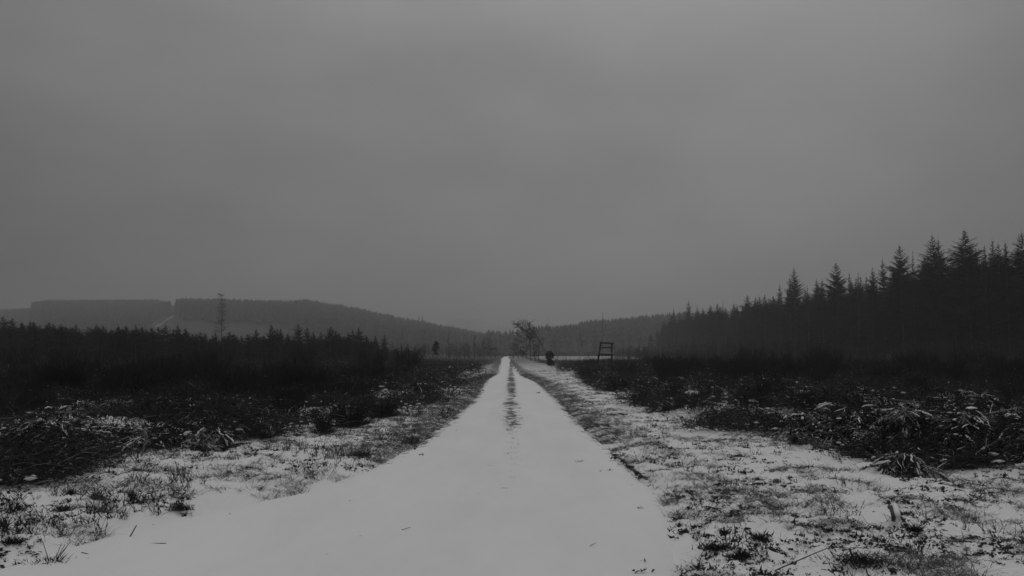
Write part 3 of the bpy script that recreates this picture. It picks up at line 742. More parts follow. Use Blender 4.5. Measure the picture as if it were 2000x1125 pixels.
# ------------------------------------------------------------------ hunting seat (open wooden high seat)
def beam(a, b, wx, wy):
    a, b = np.array(a, float), np.array(b, float); d = unit(b - a)
    ref = np.array([0, 1., 0]) if abs(d[1]) < .8 else np.array([1., 0, 0])
    u = unit(np.cross(d, ref)); v = np.cross(d, u)
    c = [u * sx * wx / 2 + v * sy * wy / 2 for sx, sy in ((-1, -1), (1, -1), (1, 1), (-1, 1))]
    V = np.array([a + q for q in c] + [b + q for q in c])
    F = [(0, 1, 2), (0, 2, 3), (4, 6, 5), (4, 7, 6)]
    for i in range(4):
        j = (i + 1) % 4; F += [(i, i + 4, j + 4), (i, j + 4, j)]
    return V, np.array(F)
def high_seat():
    Y = 72.; x0, y0, _ = at(1181, 690, Y); g = gz(x0, y0)
    def q(px, py, dy=0.): x, y, z = at(px, py, Y); return np.array([x - x0, dy, z - g])
    e = empty('hunting_seat', (x0, y0, g))
    bl = q(1166, 712); bl[2] = -.1; bl[0] -= .03
    tl, tr = q(1173.5, 670), q(1194.5, 670)
    br_ = q(1195, 712); br_[2] = -.1
    build('leg', tube([bl, tl], [.10, .085], 7), M['wood'], e); build('leg', tube([br_, tr], [.10, .085], 7), M['wood'], e)
    back = np.array([0.05, .75, 0])
    build('leg', tube([bl + back * 1.1, q(1170, 691) + back], [.065, .06], 7), M['wood'], e)
    build('leg', tube([br_ + back + np.array([.04, 0, 0]), q(1196.5, 670.5) + np.array([0, .30, 0])], [.065, .06], 7), M['wood'], e)
    build('top_rail', beam(q(1172, 669.6, -.06), q(1198, 670.6, -.06), .13, .10), M['wood'], e)
    build('back_rail', beam(q(1171, 679.3, -.06), q(1198.5, 679, -.06), .12, .075), M['wood'], e)
    s = build('seat', join([beam(q(1169.5, 691.2, -.10 + k * .17), q(1197.5, 692, -.10 + k * .17), .11, .15) for k in range(4)]), M['wood'], e)
    sn = build('snow_cap', beam(q(1171, 689.6, .14), q(1196.5, 690.0, .14), .03, .5), M['snow'], s)
    for z in (.35, .75, 1.15):
        build('rung', tube([np.array([bl[0] - .02, -.05, z]), np.array([br_[0] + .05, -.05, z])], [.04, .04], 6), M['wood'], e)
    build('brace', tube([q(1187, 715, -.03), q(1195, 703, -.03)], [.025, .025], 6), M['wood'], e)
    tag(e, 'open wooden hunting seat on log legs rising out of dark scrub', 'hunting seat')
high_seat()
def rack():
    Y = 150.; x0, y0, _ = at(1316, 690, Y); g = gz(x0, y0)
    e = empty('wooden_rack', (x0, y0, g))
    for sx in (-.75, .75):
        for sy in (-.3, .3): build('leg', beam((sx, sy, -.05), (sx * .93, sy, 1.25), .09, .09), M['wood'], e)
    build('lower_shelf', beam((-.85, 0, .82), (.85, 0, .82), .05, .7), M['wood'], e)
    t = build('top_board', beam((-1.0, 0, 1.30), (1.0, 0, 1.30), .06, .8), M['wood'], e)
    build('snow_cap', beam((-.8, 0, .86), (.75, 0, .86), .05, .6), M['snow'], e)
    tag(e, 'low wooden rack with a thin white snow line before the hazy forest', 'rack')
rack()

# ------------------------------------------------------------------ shrubs
def broom_mesh(seed, n=240, H=1.2, spread=.5, w=.012):
    g = np.random.default_rng(seed)
    a = g.uniform(0, 6.283, n); r = g.random(n) ** .6 * .30
    P0 = np.stack([r * np.cos(a), r * np.sin(a), np.zeros(n) - .03], 1)
    out = g.random(n) ** .8 * spread * .8; low = g.random(n) < .38; out = np.where(low, g.uniform(.5, 2.6, n), out)
    D = unit(np.stack([np.cos(a) * out, np.sin(a) * out, np.ones(n)], 1))
    L = H * np.where(low, g.uniform(.15, .5, n), g.uniform(.45, 1.08, n) * (1.08 - .35 * out / spread))
    B = np.stack([np.cos(a) * .12, np.sin(a) * .12, -.06 * np.ones(n)], 1) * L[:, None]
    main = strips(P0, D, L, np.full(n, w * 1.4), B, seg=3, rng=g)
    m = n * 5; i = g.integers(0, n, m); u = g.uniform(.2, 1, m)
    Q = P0[i] + D[i] * (L[i] * u)[:, None] + B[i] * (u * u)[:, None]
    D2 = unit(D[i] + g.normal(0, .25, (m, 3))); L2 = H * g.uniform(.12, .3, m)
    tw = strips(Q, D2, L2, np.full(m, w), np.zeros((m, 3)), seg=1, rng=g)
    return main, tw
brooms = []
for i in range(5):
    a, b = broom_mesh(500 + i, n=[380, 430, 300, 480, 330][i], H=1.2, spread=[.45, .6, .4, .7, .5][i])
    e = empty('broom_bush', (0, 0, 0)); build('stems', a, M['broom'], e); build('twigs', b, M['broom'], e); brooms.append([e, False])
G_BR = 'dark broom bushes in the scrub'
def broom_at(px, base_y, top_y, wpx, lab, k=None):
    x, y = gp(px, base_y, .1); g = gz(x, y); H = at(px, top_y, y)[2] - g; wid = wpx / FPX * y
    place(brooms, k if k is not None else rnd.randrange(5), (x, y, g), wid / 1.15, H / 1.25, rnd.uniform(0, 6.28), lab, 'bush', G_BR)
big_b = [(455, 795, 716, 85, 'largest dark broom bush, a wide black mass left of centre scrub'), (60, 812, 745, 60, 'dark broom bush low by the left picture edge'),
 (165, 800, 755, 45, 'dark broom bush right of the one by the left edge'), (210, 795, 740, 45, 'tall loose broom bush left of the widest one'), (310, 800, 740, 60, 'dark broom bush between the loose tall one and the widest one'), (365, 806, 745, 60, 'dark broom bush touching the widest one from the left'),
 (520, 800, 735, 65, 'dark broom bush touching the widest one from the right'), (603, 780, 735, 60, 'spiky broom bush on its own behind the middle snow patches'), (680, 834, 768, 80, 'big leaning broom bush above the snowy verge, nearest the track on the left'),
 (630, 846, 800, 50, 'low dark broom bush at the left foot of the big leaning one'), (735, 770, 728, 45, 'small upright broom bush among the flecked heath'), (760, 752, 728, 30, 'rounded small broom bush behind the flecked heath'), (797, 748, 716, 24, 'narrow broom bush with upright brush-like stems'),
 (825, 778, 745, 38, 'low broom bush on the edge of the left verge'), (745, 815, 775, 60, 'wide low broom bush sloping to the left verge'), (853, 735, 712, 22, 'small broom bush below the dark-headed pine'), (880, 736, 716, 26, 'small broom bush right of the pine foot'), (927, 722, 706, 26, 'low broom bush nearest the track in the far scrub'),
 (1150, 748, 722, 22, 'small broom bush where the right verge narrows below the hunting seat'), (1148, 740, 712, 44, 'dark bush mass left of the hunting seat'), (1205, 742, 711, 40, 'bush mass hiding the feet of the hunting seat'),
 (1255, 778, 742, 32, 'dark rounded bush behind the snow-topped stub left of the log'), (1275, 722, 690, 40, 'loose shrub beside the thin tall one'), (1395, 780, 750, 40, 'black shrub right of the snowy log'),
 (1500, 790, 725, 60, 'pale hazy thin shrub standing before the forest foot'), (1620, 810, 760, 70, 'dark shrub on the left shoulder of the branch pile'), (1345, 730, 695, 60, 'wide dark shrub before the small wooden rack'), (1430, 745, 690, 80, 'wide dark shrub in the right scrub between rack and forest'), (1560, 755, 700, 90, 'broad black shrub at the forest foot, left of the pale trunks'),
 (1700, 760, 712, 90, 'broad black shrub under the pale trunks of the forest'), (1850, 765, 712, 90, 'broad black shrub right of the pale trunks'), (1970, 770, 715, 90, 'broad black shrub by the right picture edge')]
for b_ in big_b: broom_at(*b_)
for i in range(110):
    if rnd.random() < .5: px, by = rnd.uniform(-40, 800), rnd.uniform(724, 800)
    else: px, by = rnd.uniform(1120, 2040), rnd.uniform(722, 775)
    x, y = gp(px, by)
    if (x < 0 and x > float(brushL(y)) - .8) or (x > 0 and x < float(brushR(y)) + .8): continue
    far = max(0, min(1, (y - 35) / 45)) * (0 if 1080 < px < 1300 else 1); h = rnd.uniform(.7, 1.35) * (1 + far * 1.0); g = gz(x, y)
    place(brooms, rnd.randrange(5), (x, y, g), rnd.uniform(.9, 1.7) * (1 + far * .8), h / 1.2, rnd.uniform(0, 6.28),
          'dark broom bush lost in the black scrub, one of many alike', 'bush', G_BR)

for i in range(46):
    px = rnd.uniform(-20, 880) if i % 2 else rnd.uniform(1180, 2020); y = rnd.uniform(13.5, 34); x = (px - 1000) / FPX * y
    if (x < 0 and x > float(brushL(y)) - .3) or (x > 0 and x < float(brushR(y)) + .3) or (x > 0 and y < 17): continue
    place(brooms, rnd.randrange(5), (x, y, gz(x, y)), rnd.uniform(.4, .9), rnd.uniform(.32, .68), rnd.uniform(0, 6.28),
          'small dark broom tuft among the flecked litter near the verges', 'bush', 'small broom tufts in the litter')
# ------------------------------------------------------------------ ground cover (uncountable): heath, branch litter, grass, leaves
def tangle(seed, n=46, rad=.45, h=.35, L=.5, w=.012, flat=.35, leaves=0):
    g = np.random.default_rng(seed)
    P0 = np.stack([g.normal(0, rad * .5, n), g.normal(0, rad * .5, n), g.random(n) ** 1.5 * h * .6], 1)
    a = g.uniform(0, 6.283, n); D = unit(np.stack([np.cos(a), np.sin(a), np.abs(g.normal(flat, .35, n))], 1))
    l = L * g.uniform(.4, 1.15, n)
    out = [strips(P0, D, l, np.full(n, w), np.stack([np.zeros(n), np.zeros(n), -l * g.uniform(0, .5, n)], 1), seg=2, rng=g)]
    m = n * 3; i = g.integers(0, n, m); u = g.uniform(.2, 1, m); Q = P0[i] + D[i] * (l[i] * u)[:, None]
    out.append(strips(Q, unit(D[i] + g.normal(0, .6, (m, 3))), L * g.uniform(.12, .35, m), np.full(m, w * .8), np.zeros((m, 3)), seg=1, rng=g))
    if leaves:
        i = g.integers(0, m, leaves); Q2 = Q[i] + g.normal(0, .03, (leaves, 3))
        out.append(strips(Q2, unit(g.normal(size=(leaves, 3)) * [1, 1, .6]), g.uniform(.04, .09, leaves), g.uniform(.03, .06, leaves), np.zeros((leaves, 3)), seg=1, rng=g))
    V, F = join(out); V = V.copy(); V[:, 2] = np.maximum(V[:, 2], -.03); return V, F
def log_sample(n, y0, y1, g): return y0 * (y1 / y0) ** g.random(n)
g = np.random.default_rng(71)
# upright heath stems over the scrub
up_v = []
for i in range(5):
    a, b = broom_mesh(600 + i, n=16, H=.7, spread=.9, w=.014); V, F = join([a, b]); V = V.copy(); V[:, :2] *= 1.5; up_v.append((V, F))
def in_brush(X, Y, m=.0): return ((X < brushL(Y) - m) | (X > brushR(Y) + m)) & ~(keep_clear(X, Y) & (g.random(len(X)) < .85))
n = 30000; Y = log_sample(n, 11, 150, g); X = Y * g.uniform(-.78, .78, n)
ok = in_brush(X, Y, .4) & (fbm(X * .45, Y * .45, 102, 2) > np.interp(Y, [11, 18, 40], [.62, .46, .30])) & ~((X > 0) & (Y < 15.5))
nearv = np.maximum(brushL(Y) - X, X - brushR(Y)); ok &= g.random(n) < np.interp(nearv, [0, 3, 9, 16], [.12, .2, .4, 1.0])
X, Y = X[ok], Y[ok]; s = g.uniform(.5, 1.15, len(X)) * np.interp(Y, [11, 25, 60, 150], [.6, .9, 1.25, 1.7])
heath = scatter(up_v, np.stack([X, Y, ground_z(X, Y)], 1), s, g.uniform(0, 6.28, len(X)), g, tilt=.12, zs=s * g.uniform(.6, 1.1, len(X)))
tag(build('heath', heath, M['heath']), 'dark rank heath and dead stalks covering the clearing', 'heath', kind='stuff')
# flattened branch litter
tg = [tangle(650 + i, leaves=30) for i in range(6)]
n = 15000; Y = log_sample(n, 7.5, 75, g); X = Y * g.uniform(-.76, .76, n)
ok = in_brush(X, Y, -.15) & (fbm(X * .7, Y * .7, 112, 3) > np.interp(Y, [8, 16, 40], [.53, .55, .54]))
X, Y = X[ok], Y[ok]; s = g.uniform(.6, 1.3, len(X)) * np.interp(Y, [8, 20, 60], [.75, 1.0, 1.7])
lit = scatter(tg, np.stack([X, Y, ground_z(X, Y)], 1), s, g.uniform(0, 6.28, len(X)), g, tilt=.1)
tag(build('branch_litter', lit, M['slash']), 'tangled dead twigs and leaves flecked with snow beside the track', 'branch litter', kind='stuff')
# pale broken stalks lying over the litter
n = 11000; Y = log_sample(n, 8.5, 60, g); X = Y * g.uniform(-.74, .74, n); ok = in_brush(X, Y, -.3) & (fbm(X * .8, Y * .8, 181, 2) > .45); X, Y = X[ok], Y[ok]; n = len(X)
a_ = g.uniform(0, 6.28, n); D = unit(np.stack([np.cos(a_), np.sin(a_) * .6, np.abs(g.normal(.1, .35, n))], 1)); L = g.uniform(.15, .75, n) * np.interp(Y, [8, 60], [.7, 1.3])
st_ = strips(np.stack([X, Y, ground_z(X, Y) + g.uniform(.03, .28, n)], 1), D, L, np.interp(Y, [8, 60], [.008, .020]), np.stack([np.zeros(n), np.zeros(n), -L * g.uniform(0, .4, n)], 1), seg=2, rng=g)
tag(build('dry_stalks', st_, M['drystick']), 'pale broken stalks strewn over the dark litter', 'stalks', kind='stuff')
# grass tufts
def tuft(seed, n=22, h=.16, w=.0045, sp=.07):
    q = np.random.default_rng(seed); a = q.uniform(0, 6.283, n)
    P0 = np.stack([q.normal(0, sp, n), q.normal(0, sp, n), np.full(n, -.02)], 1)
    D = unit(np.stack([np.cos(a) * .5, np.sin(a) * .5, np.ones(n)], 1)); L = h * q.uniform(.4, 1.2, n)
    return strips(P0, D, L, np.full(n, w), np.stack([np.cos(a), np.sin(a), -np.ones(n) * .7], 1) * (L * .45)[:, None], seg=2, rng=q)
tv = [tuft(700 + i, n=12, h=.13, w=.0075, sp=.05) for i in range(5)] + [tuft(720, n=4, h=.26, w=.006, sp=.04), tuft(721, n=3, h=.32, w=.006, sp=.06)]
n = 90000; Y = log_sample(n, 4.2, 70, g); X = Y * g.uniform(-.72, .72, n)
Y2 = log_sample(8500, 9.5, 90, g); X2 = .03 - .0018 * Y2 + g.normal(0, .13, 8500); Y = np.concatenate([Y, Y2]); X = np.concatenate([X, X2])
Y3 = log_sample(3800, 11, 60, g); X3 = edgeL(Y3) - np.abs(g.normal(0, .6, 3800)); Y4 = log_sample(2600, 13, 60, g); X4 = edgeR(Y4) + np.abs(g.normal(0, .5, 2600))
Y = np.concatenate([Y, Y3, Y4]); X = np.concatenate([X, X3, X4]); n = len(X)
oL, oR = edgeL(Y) - X, X - edgeR(Y)
off = np.maximum(oL, oR); cx = .03 - .0018 * Y
strip = (np.abs(X - cx) < .26) & (Y > 9) & (g.random(n) < np.interp(Y, [9, 14, 24], [.03, .25, .8]) * (fbm(X * 2, Y * 1.1, 140, 2) > .4))
patch = fbm(X * 1.7, Y * 1.7, 122, 4, .65)
thr = np.where(X < 0, np.interp(Y, [5, 10, 16], [.56, .52, .40]), np.interp(Y, [5, 10, 18], [.56, .55, .47]))
edgeband = (off > .02) & (off < 1.0) & (Y > 12) & (g.random(n) < .75) & (fbm(X * 1.5, Y * .8, 161, 3) > .42)
ok = ((off > .05) & (patch > thr) & (~in_brush(X, Y, .8))) | strip | edgeband
X, Y, st = X[ok], Y[ok], strip[ok]; s = g.uniform(.35, 1.15, len(X)) * np.interp(Y, [4, 20, 70], [.75, 1.0, 1.6]) * np.where(st, .45, 1.0)
zz = ground_z(X, Y) + np.where(st, .03, 0)
gr = scatter(tv, np.stack([X, Y, zz], 1), s * 1.1, g.uniform(0, 6.28, len(X)), g, tilt=.25, zs=s * .9)
tag(build('grass', gr, M['grass']), 'dry grass poking through thin snow on the verges', 'grass', kind='stuff')
print('tufts', len(X))
# dead leaves and clods
def leafclump(seed, n=9):
    q = np.random.default_rng(seed); P0 = np.stack([q.normal(0, .045, n), q.normal(0, .03, n), q.random(n) * .025], 1)
    return strips(P0, unit(q.normal(size=(n, 3)) * [1, 1, .5] + [0, 0, .2]), q.uniform(.03, .075, n), q.uniform(.02, .045, n), q.normal(0, .012, (n, 3)), seg=2, rng=q, taper=True)
lv = [leafclump(750 + i) for i in range(6)]
n = 34000; Y = log_sample(n, 4.2, 32, g); X = Y * g.uniform(-.72, .72, n)
off = np.maximum(edgeL(Y) - X, X - edgeR(Y))
ok = ((off > 0) & (fbm(X * 2.3, Y * 2.3, 133, 3) > .50) & (fbm(X * .9, Y * .9, 134, 2) > .42)) | ((off > -.5) & (g.random(n) < .01)) | ((X > 0) & (off > -.05) & (off < .12) & (g.random(n) < .18) & (Y > 9))
X, Y = X[ok], Y[ok]; s = g.random(len(X)) ** 2 * .6 + .15; s *= np.interp(Y, [4, 32], [.8, 1.6])
zz = np.where((X > edgeL(Y)) & (X < edgeR(Y)), .035, ground_z(X, Y) + .005)
tag(build('leaf_litter', scatter(lv, np.stack([X, Y, zz], 1), s, g.uniform(0, 6.28, len(X)), g, tilt=.2), M['leaf']), 'dark curled dead leaves and clods lying on the snow', 'leaf litter', kind='stuff')
# dead stalks and sprigs standing in the verge snow
sv = []
for i in range(6):
    q = np.random.default_rng(770 + i); k = 7
    P0 = np.stack([q.normal(0, .03, k), q.normal(0, .03, k), np.full(k, -.02)], 1); D = unit(np.stack([q.normal(0, .35, k), q.normal(0, .35, k), np.ones(k)], 1)); L = q.uniform(.06, .24, k)
    a_ = strips(P0, D, L, np.full(k, .006), np.zeros((k, 3)), seg=2, rng=q)
    j = q.integers(0, k, 26); u = q.uniform(.1, 1, 26); Q = P0[j] + D[j] * (L[j] * u)[:, None]
    sv.append(join([a_, strips(Q, unit(D[j] + q.normal(0, .8, (26, 3))), q.uniform(.02, .05, 26), np.full(26, .010), np.zeros((26, 3)), seg=2, rng=q)]))
n = 9000; Y = log_sample(n, 5, 24, g); X = Y * g.uniform(-.72, .72, n); off = np.maximum(edgeL(Y) - X, X - edgeR(Y))
ok = (off > .25) & ~in_brush(X, Y, .5) & (fbm(X * 1.3, Y * 1.3, 171, 3) > np.where(X < 0, .50, .60)) & (g.random(n) < np.where(X < 0, .8, .35))
X, Y = X[ok], Y[ok]; s = g.uniform(.5, 1.3, len(X)) * np.interp(Y, [5, 24], [.8, 1.3])
tag(build('dead_stalks', scatter(sv, np.stack([X, Y, ground_z(X, Y)], 1), s, g.uniform(0, 6.28, len(X)), g, tilt=.25), M['leaf']), 'dark dead stalks and sprigs standing in the verge snow', 'stalks', kind='stuff')
# hazy bare thicket in the middle distance left of the track, and scrub at the forest foot
th = []
for i in range(5):
    t_, c_ = bare_mesh(800 + i, H=3.2, nb=26, fine=9, spread=.35, first=.08, branch_len=.34, r0=.03); th.append(join([t_, c_]))
n = 420; Y = g.uniform(135, 330, n); X = -g.uniform(7, 70, n); p_ = 1000 + FPX * X / Y; ok = (p_ > 700) & (p_ < 968) & (X < -6 - (Y - 135) * .01)
X, Y = X[ok], Y[ok]; s = g.uniform(.6, 1.3, len(X)) * np.interp(Y, [135, 330], [.75, 1.5])
tag(build('thicket', scatter(th, np.stack([X, Y, ground_z(X, Y)], 1), s, g.uniform(0, 6, len(X)), g), M['twig']), 'hazy leafless thicket beyond the heath left of the track', 'thicket', kind='stuff')
n = 2200; Y = g.uniform(60, 330, n); X = EDGE_X - g.random(n) ** 1.3 * 42 - 1; p_ = 1000 + FPX * X / Y; ok = (p_ > 1200) & (p_ < 2060)
X, Y = X[ok], Y[ok]; s = g.uniform(.35, 1.1, len(X))
tag(build('forest_scrub', scatter(th, np.stack([X, Y, ground_z(X, Y)], 1), s, g.uniform(0, 6, len(X)), g), M['twig']), 'leafless scrub growing along the foot of the right forest', 'scrub', kind='stuff')

# ------------------------------------------------------------------ logs, sticks, stumps and piles
def stick(name, pix, rad, lab, cat, material, lift=None, group=None, sides=7, sub=None):
    """a stick through photo points; each is (px, py, height above ground)"""
    P = []
    for (px, py, h) in pix:
        x, y = gp(px, py, h + .05); P.append([x, y, gz(x, y) * .5 + h + .04])
    P = np.array(P); tt = np.linspace(0, len(P) - 1, max(8, len(P) * 3)); C = np.stack([np.interp(tt, np.arange(len(P)), P[:, k]) for k in range(3)], 1)
    q = np.random.default_rng(abs(hash(lab)) % 1000 if False else int(pix[0][0])); C += q.normal(0, rad[0] * .12, C.shape)
    o0 = C[0].copy(); C -= o0
    o = build(name, tube(C, np.interp(tt, [0, len(P) - 1], rad), sides), material, smooth=True); o.location = o0
    return tag(o, lab, cat, group)
# big snowy log with a cut end and sprouting shoots
def snowy_log():
    x0, y0 = gp(1345, 790, .0); g0 = gz(x0, y0); e = empty('fallen_log', (x0, y0, g0)); Y = y0
    def q(px, py, dy=0.): x, y, z = at(px, py, Y + dy); return np.array([x - x0, dy, z - g0])
    tr = build('trunk', tube([q(1335, 772, .1), q(1345, 772, .05), q(1358, 773), q(1371, 774, -.05)], [.055, .10, .115, .115], 10), M['bark'], e, smooth=True)
    build('cut_end', tube([q(1371, 774, -.05), q(1373, 774.2, -.06)], [.113, .108], 10), M['cut'], tr)
    top = np.array([0, 0, .03])
    build('snow_cap', tube([q(1335, 771.5, .1) + top, q(1345, 770.5, .05) + top, q(1358, 771.5) + top, q(1369, 772.5, -.05) + top], [.04, .098, .108, .10], 10), M['snow'], tr, smooth=True)
    for k, (a, b, c) in enumerate([((1350, 775), (1333, 783), (1312, 792)), ((1356, 777), (1342, 788), (1330, 803)), ((1340, 774), (1322, 779), (1300, 786))]):
        l = build('root_limb', tube([q(*a, .02), q(*b, -.12), q(*c, -.3)], [.075, .06, .03], 8), M['log'], e, smooth=True)
    return tag(e, 'thick snow-topped fallen log with a pale cut end beside the right verge', 'log')
snowy_log()
def shoots():
    x0, y0 = gp(1362, 780, .0); y0 += .35; x0 = x0 * y0 / (y0 - .35); g0 = gz(x0, y0); e = empty('sprouting_shoots', (x0, y0, g0))
    def q(px, py): x, y, z = at(px, py, y0); return np.array([x - x0, 0, z - g0])
    rg = np.random.default_rng(3)
    for pts in [[(1358, 766), (1350, 751), (1340, 742), (1329, 737), (1318, 737)], [(1356, 765), (1346, 750), (1338, 748)], [(1355, 752), (1352, 736)], [(1361, 754), (1362, 744), (1359, 736)],
                [(1374, 762), (1381, 753), (1384, 746)], [(1338, 763), (1344, 755)]]:
        P = [q(*p) for p in pts]; P.insert(0, np.array([P[0][0] * .6, 0, 0.0])); P = np.array(P); P[1:, 1] = np.linspace(0, rg.uniform(-.2, .2), len(P) - 1)
        build('shoot', tube(P, np.linspace(.012, .005, len(P)), 5), M['drystick'], e, smooth=True)
    tag(e, 'bare shoots arching up behind the thick snow-topped log', 'shoots')
shoots()
stick('fallen_log', [(1640, 826, .35), (1665, 825, .42), (1695, 828, .38), (1722, 831, .30)], (.075, .05), 'snow-crusted log lying on the middle of the branch pile', 'log', M['log'])
stick('fallen_log', [(1965, 830, .4), (1985, 827, .42), (2005, 828, .4)], (.085, .07), 'short thick snowy log at the right picture edge', 'log', M['log'])
stick('fallen_log', [(1955, 838, .3), (1975, 848, .3), (2000, 852, .25)], (.06, .04), 'snowy limb sloping down below the thick log at the picture edge', 'log', M['log'])
stick('fallen_log', [(1258, 756, .15), (1266, 754, .2)], (.09, .08), 'snow-topped stub in the dark scrub left of the thick log', 'log', M['log'])
G_S = 'loose sticks in the branch litter'
for pts, r_, lab in [
 ([(1414, 776, .2), (1432, 774, .25), (1455, 775, .2), (1490, 776, .1)], (.012, .006), 'long level pale stick right of the thick snow-topped log'),
 ([(1786, 792, .5), (1800, 801, .45), (1812, 807, .4)], (.022, .012), 'pale stick slanting down to the right at the top of the branch pile'),
 ([(1771, 800, .45), (1777, 811, .4)], (.02, .014), 'short pale stub just left of the slanting stick'),
 ([(1740, 816, .45), (1800, 812, .5), (1850, 829, .4)], (.012, .008), 'long thin pale stick crossing the back of the branch pile'),
 ([(1920, 812, .5), (1945, 802, .55), (1985, 801, .5)], (.022, .012), 'pale crooked stick high on the pile near the picture edge'),
 ([(1870, 812, .55), (1900, 826, .5)], (.012, .008), 'dark stick slanting down behind the tallest mound'),
 ([(1924, 908, .0), (1925, 880, .28), (1927, 862, .5)], (.011, .007), 'thin pale upright stick in front of the tallest branch mound'),
 ([(1515, 1116, .02), (1570, 1093, .05), (1620, 1078, .04), (1690, 1080, .02)], (.0045, .0025), 'long thin dark twig bowed over the snow near the bottom'),
 ([(1810, 1117, .02), (1845, 1125, .03)], (.005, .003), 'short dark twig at the bottom below the grassy patch'),
 ([(1492, 985, .02), (1510, 995, .04), (1522, 1000, .03)], (.006, .004), 'small bent dark twig in the middle of the right verge'),
 ([(126, 832, .3), (136, 822, .42)], (.035, .03), 'pale broken stub in the upper left litter'),
 ([(135, 817, .35), (163, 809, .42)], (.014, .008), 'pale thin stick above the broken stub in the left litter'),
 ([(60, 870, .15), (105, 863, .22), (125, 856, .2)], (.013, .008), 'long pale stick lying across the upper left litter'),
 ([(50, 926, .05), (68, 908, .15), (76, 903, .15)], (.013, .008), 'pale stick slanting up near the left picture edge'),
 ([(277, 896, .1), (281, 878, .25), (287, 862, .38)], (.012, .007), 'pale upright stick leaning right in the left litter'),
 ([(212, 900, .1), (232, 890, .2)], (.014, .008), 'pale short stick left of the upright leaning one'),
 ([(358, 862, .1), (372, 870, .12), (385, 874, .12)], (.025, .018), 'snow-dusted stub lying on the left litter edge'),
 ([(425, 834, .2), (470, 834, .25)], (.010, .007), 'long level pale stick behind the left litter'),
 ([(437, 846, .1), (450, 820, .35)], (.009, .006), 'left one of two crossed pale stalks in the left scrub'),
 ([(455, 846, .1), (465, 822, .32)], (.009, .006), 'right one of two crossed pale stalks in the left scrub'),
 ([(252, 1046, .0), (267, 1020, .10)], (.006, .004), 'dark twig standing slanted at the left snow edge'),
 ([(296, 1056, .01), (324, 1055, .012)], (.006, .004), 'flat dark sliver of wood lying alone on the smooth snow'),
 ([(785, 1029, .008), (802, 1024, .012)], (.0026, .002), 'tiny dark twig lying in the middle of the track'),
 ([(1152, 1060, .008), (1164, 1054, .010)], (.0024, .002), 'tiny twig half sunk in snow right of the track middle'),
 ([(160, 1073, .01), (173, 1076, .01)], (.005, .003), 'small twig lying right of the bottom left heather')]:
    stick('dead_stick', pts, r_, lab, 'stick', M['drystick'] if 'pale' in lab or 'dusted' in lab else M['twig'], group=G_S, sides=6)

# curved snowy stub in the lower right
def snow_stub():
    x0, y0 = gp(1745, 1050, .0); g0 = gz(x0, y0); e = empty('curved_stub', (x0, y0, g0))
    P = []
    for (px, py, h) in [(1738, 1012, .13), (1747, 1014, .15), (1751, 1028, .11), (1752, 1040, .06), (1742, 1052, .00)]:
        x, y = gp(px, py, h); P.append([x - x0, y - y0, h])
    P = np.array(P); tt = np.linspace(0, 4, 14); C = np.stack([np.interp(tt, range(5), P[:, k]) for k in range(3)], 1)
    build('wood', tube(C[2:11] + np.array([-.016, .010, -.008]), np.full(9, .022), 9), M['bark'], e, smooth=True)
    build('snow_cover', tube(C + np.array([.010, 0, .008]), np.interp(tt, [0, 1, 2, 4], [.008, .022, .026, .020]), 9), M['snow'], e, smooth=True)
    tag(e, 'short curved wood stub wrapped in snow among the right verge grass', 'stub')
snow_stub()

# mounds of cut spruce boughs
def bough(seed, L=.9):
    q = np.random.default_rng(seed); sp_ = np.linspace(0, 1, 7)[:, None]
    pts = np.array([[0, 0, 0]]) + np.array([[L, 0, 0]]) * sp_ + np.array([[0, 0, -.25 * L]]) * sp_ ** 2
    out = [tube(pts, np.linspace(.012, .004, 7), 4, cap=False)]
    m = 60; u = q.random(m); Q = np.array([L, 0, 0]) * u[:, None] + np.array([0, 0, -.25 * L]) * (u * u)[:, None]
    sg = np.where(q.random(m) < .5, -1, 1); D = unit(np.stack([np.full(m, .7), sg * q.uniform(.5, 1.1, m), q.normal(-.15, .2, m)], 1))
    l = .32 * L * (1.1 - u * .7) * q.uniform(.6, 1.1, m)
    out.append(strips(Q, D, l, np.full(m, .03), np.stack([np.zeros(m), np.zeros(m), -.25 * l], 1), seg=2, rng=q))
    m2 = 240; i = q.integers(0, m, m2); v = q.random(m2); Q2 = Q[i] + D[i] * (l[i] * v)[:, None]
    out.append(strips(Q2, unit(D[i] + q.normal(0, .6, (m2, 3))), q.uniform(.03, .08, m2), np.full(m2, .018), np.zeros((m2, 3)), seg=1, rng=q))
    return join(out)
bv = [bough(900 + i) for i in range(5)]
def blob(seed):
    q = np.random.default_rng(seed); V = []; F = []; nu, nv_ = 9, 5
    for i in range(nv_ + 1):
        ph = math.pi * i / nv_
        for j in range(nu):
            a = 6.283 * j / nu; r = 1 + q.normal(0, .26)
            V.append((r * math.sin(ph) * math.cos(a) * 1.9, r * math.sin(ph) * math.sin(a) * .75, .55 * math.cos(ph) * (1 + q.normal(0, .12))))
    for i in range(nv_):
        for j in range(nu):
            a, b = i * nu + j, i * nu + (j + 1) % nu
            F += [(a, a + nu, b + nu), (a, b + nu, b)]
    return np.array(V), np.array(F)
blobs = [blob(950 + i) for i in range(6)]
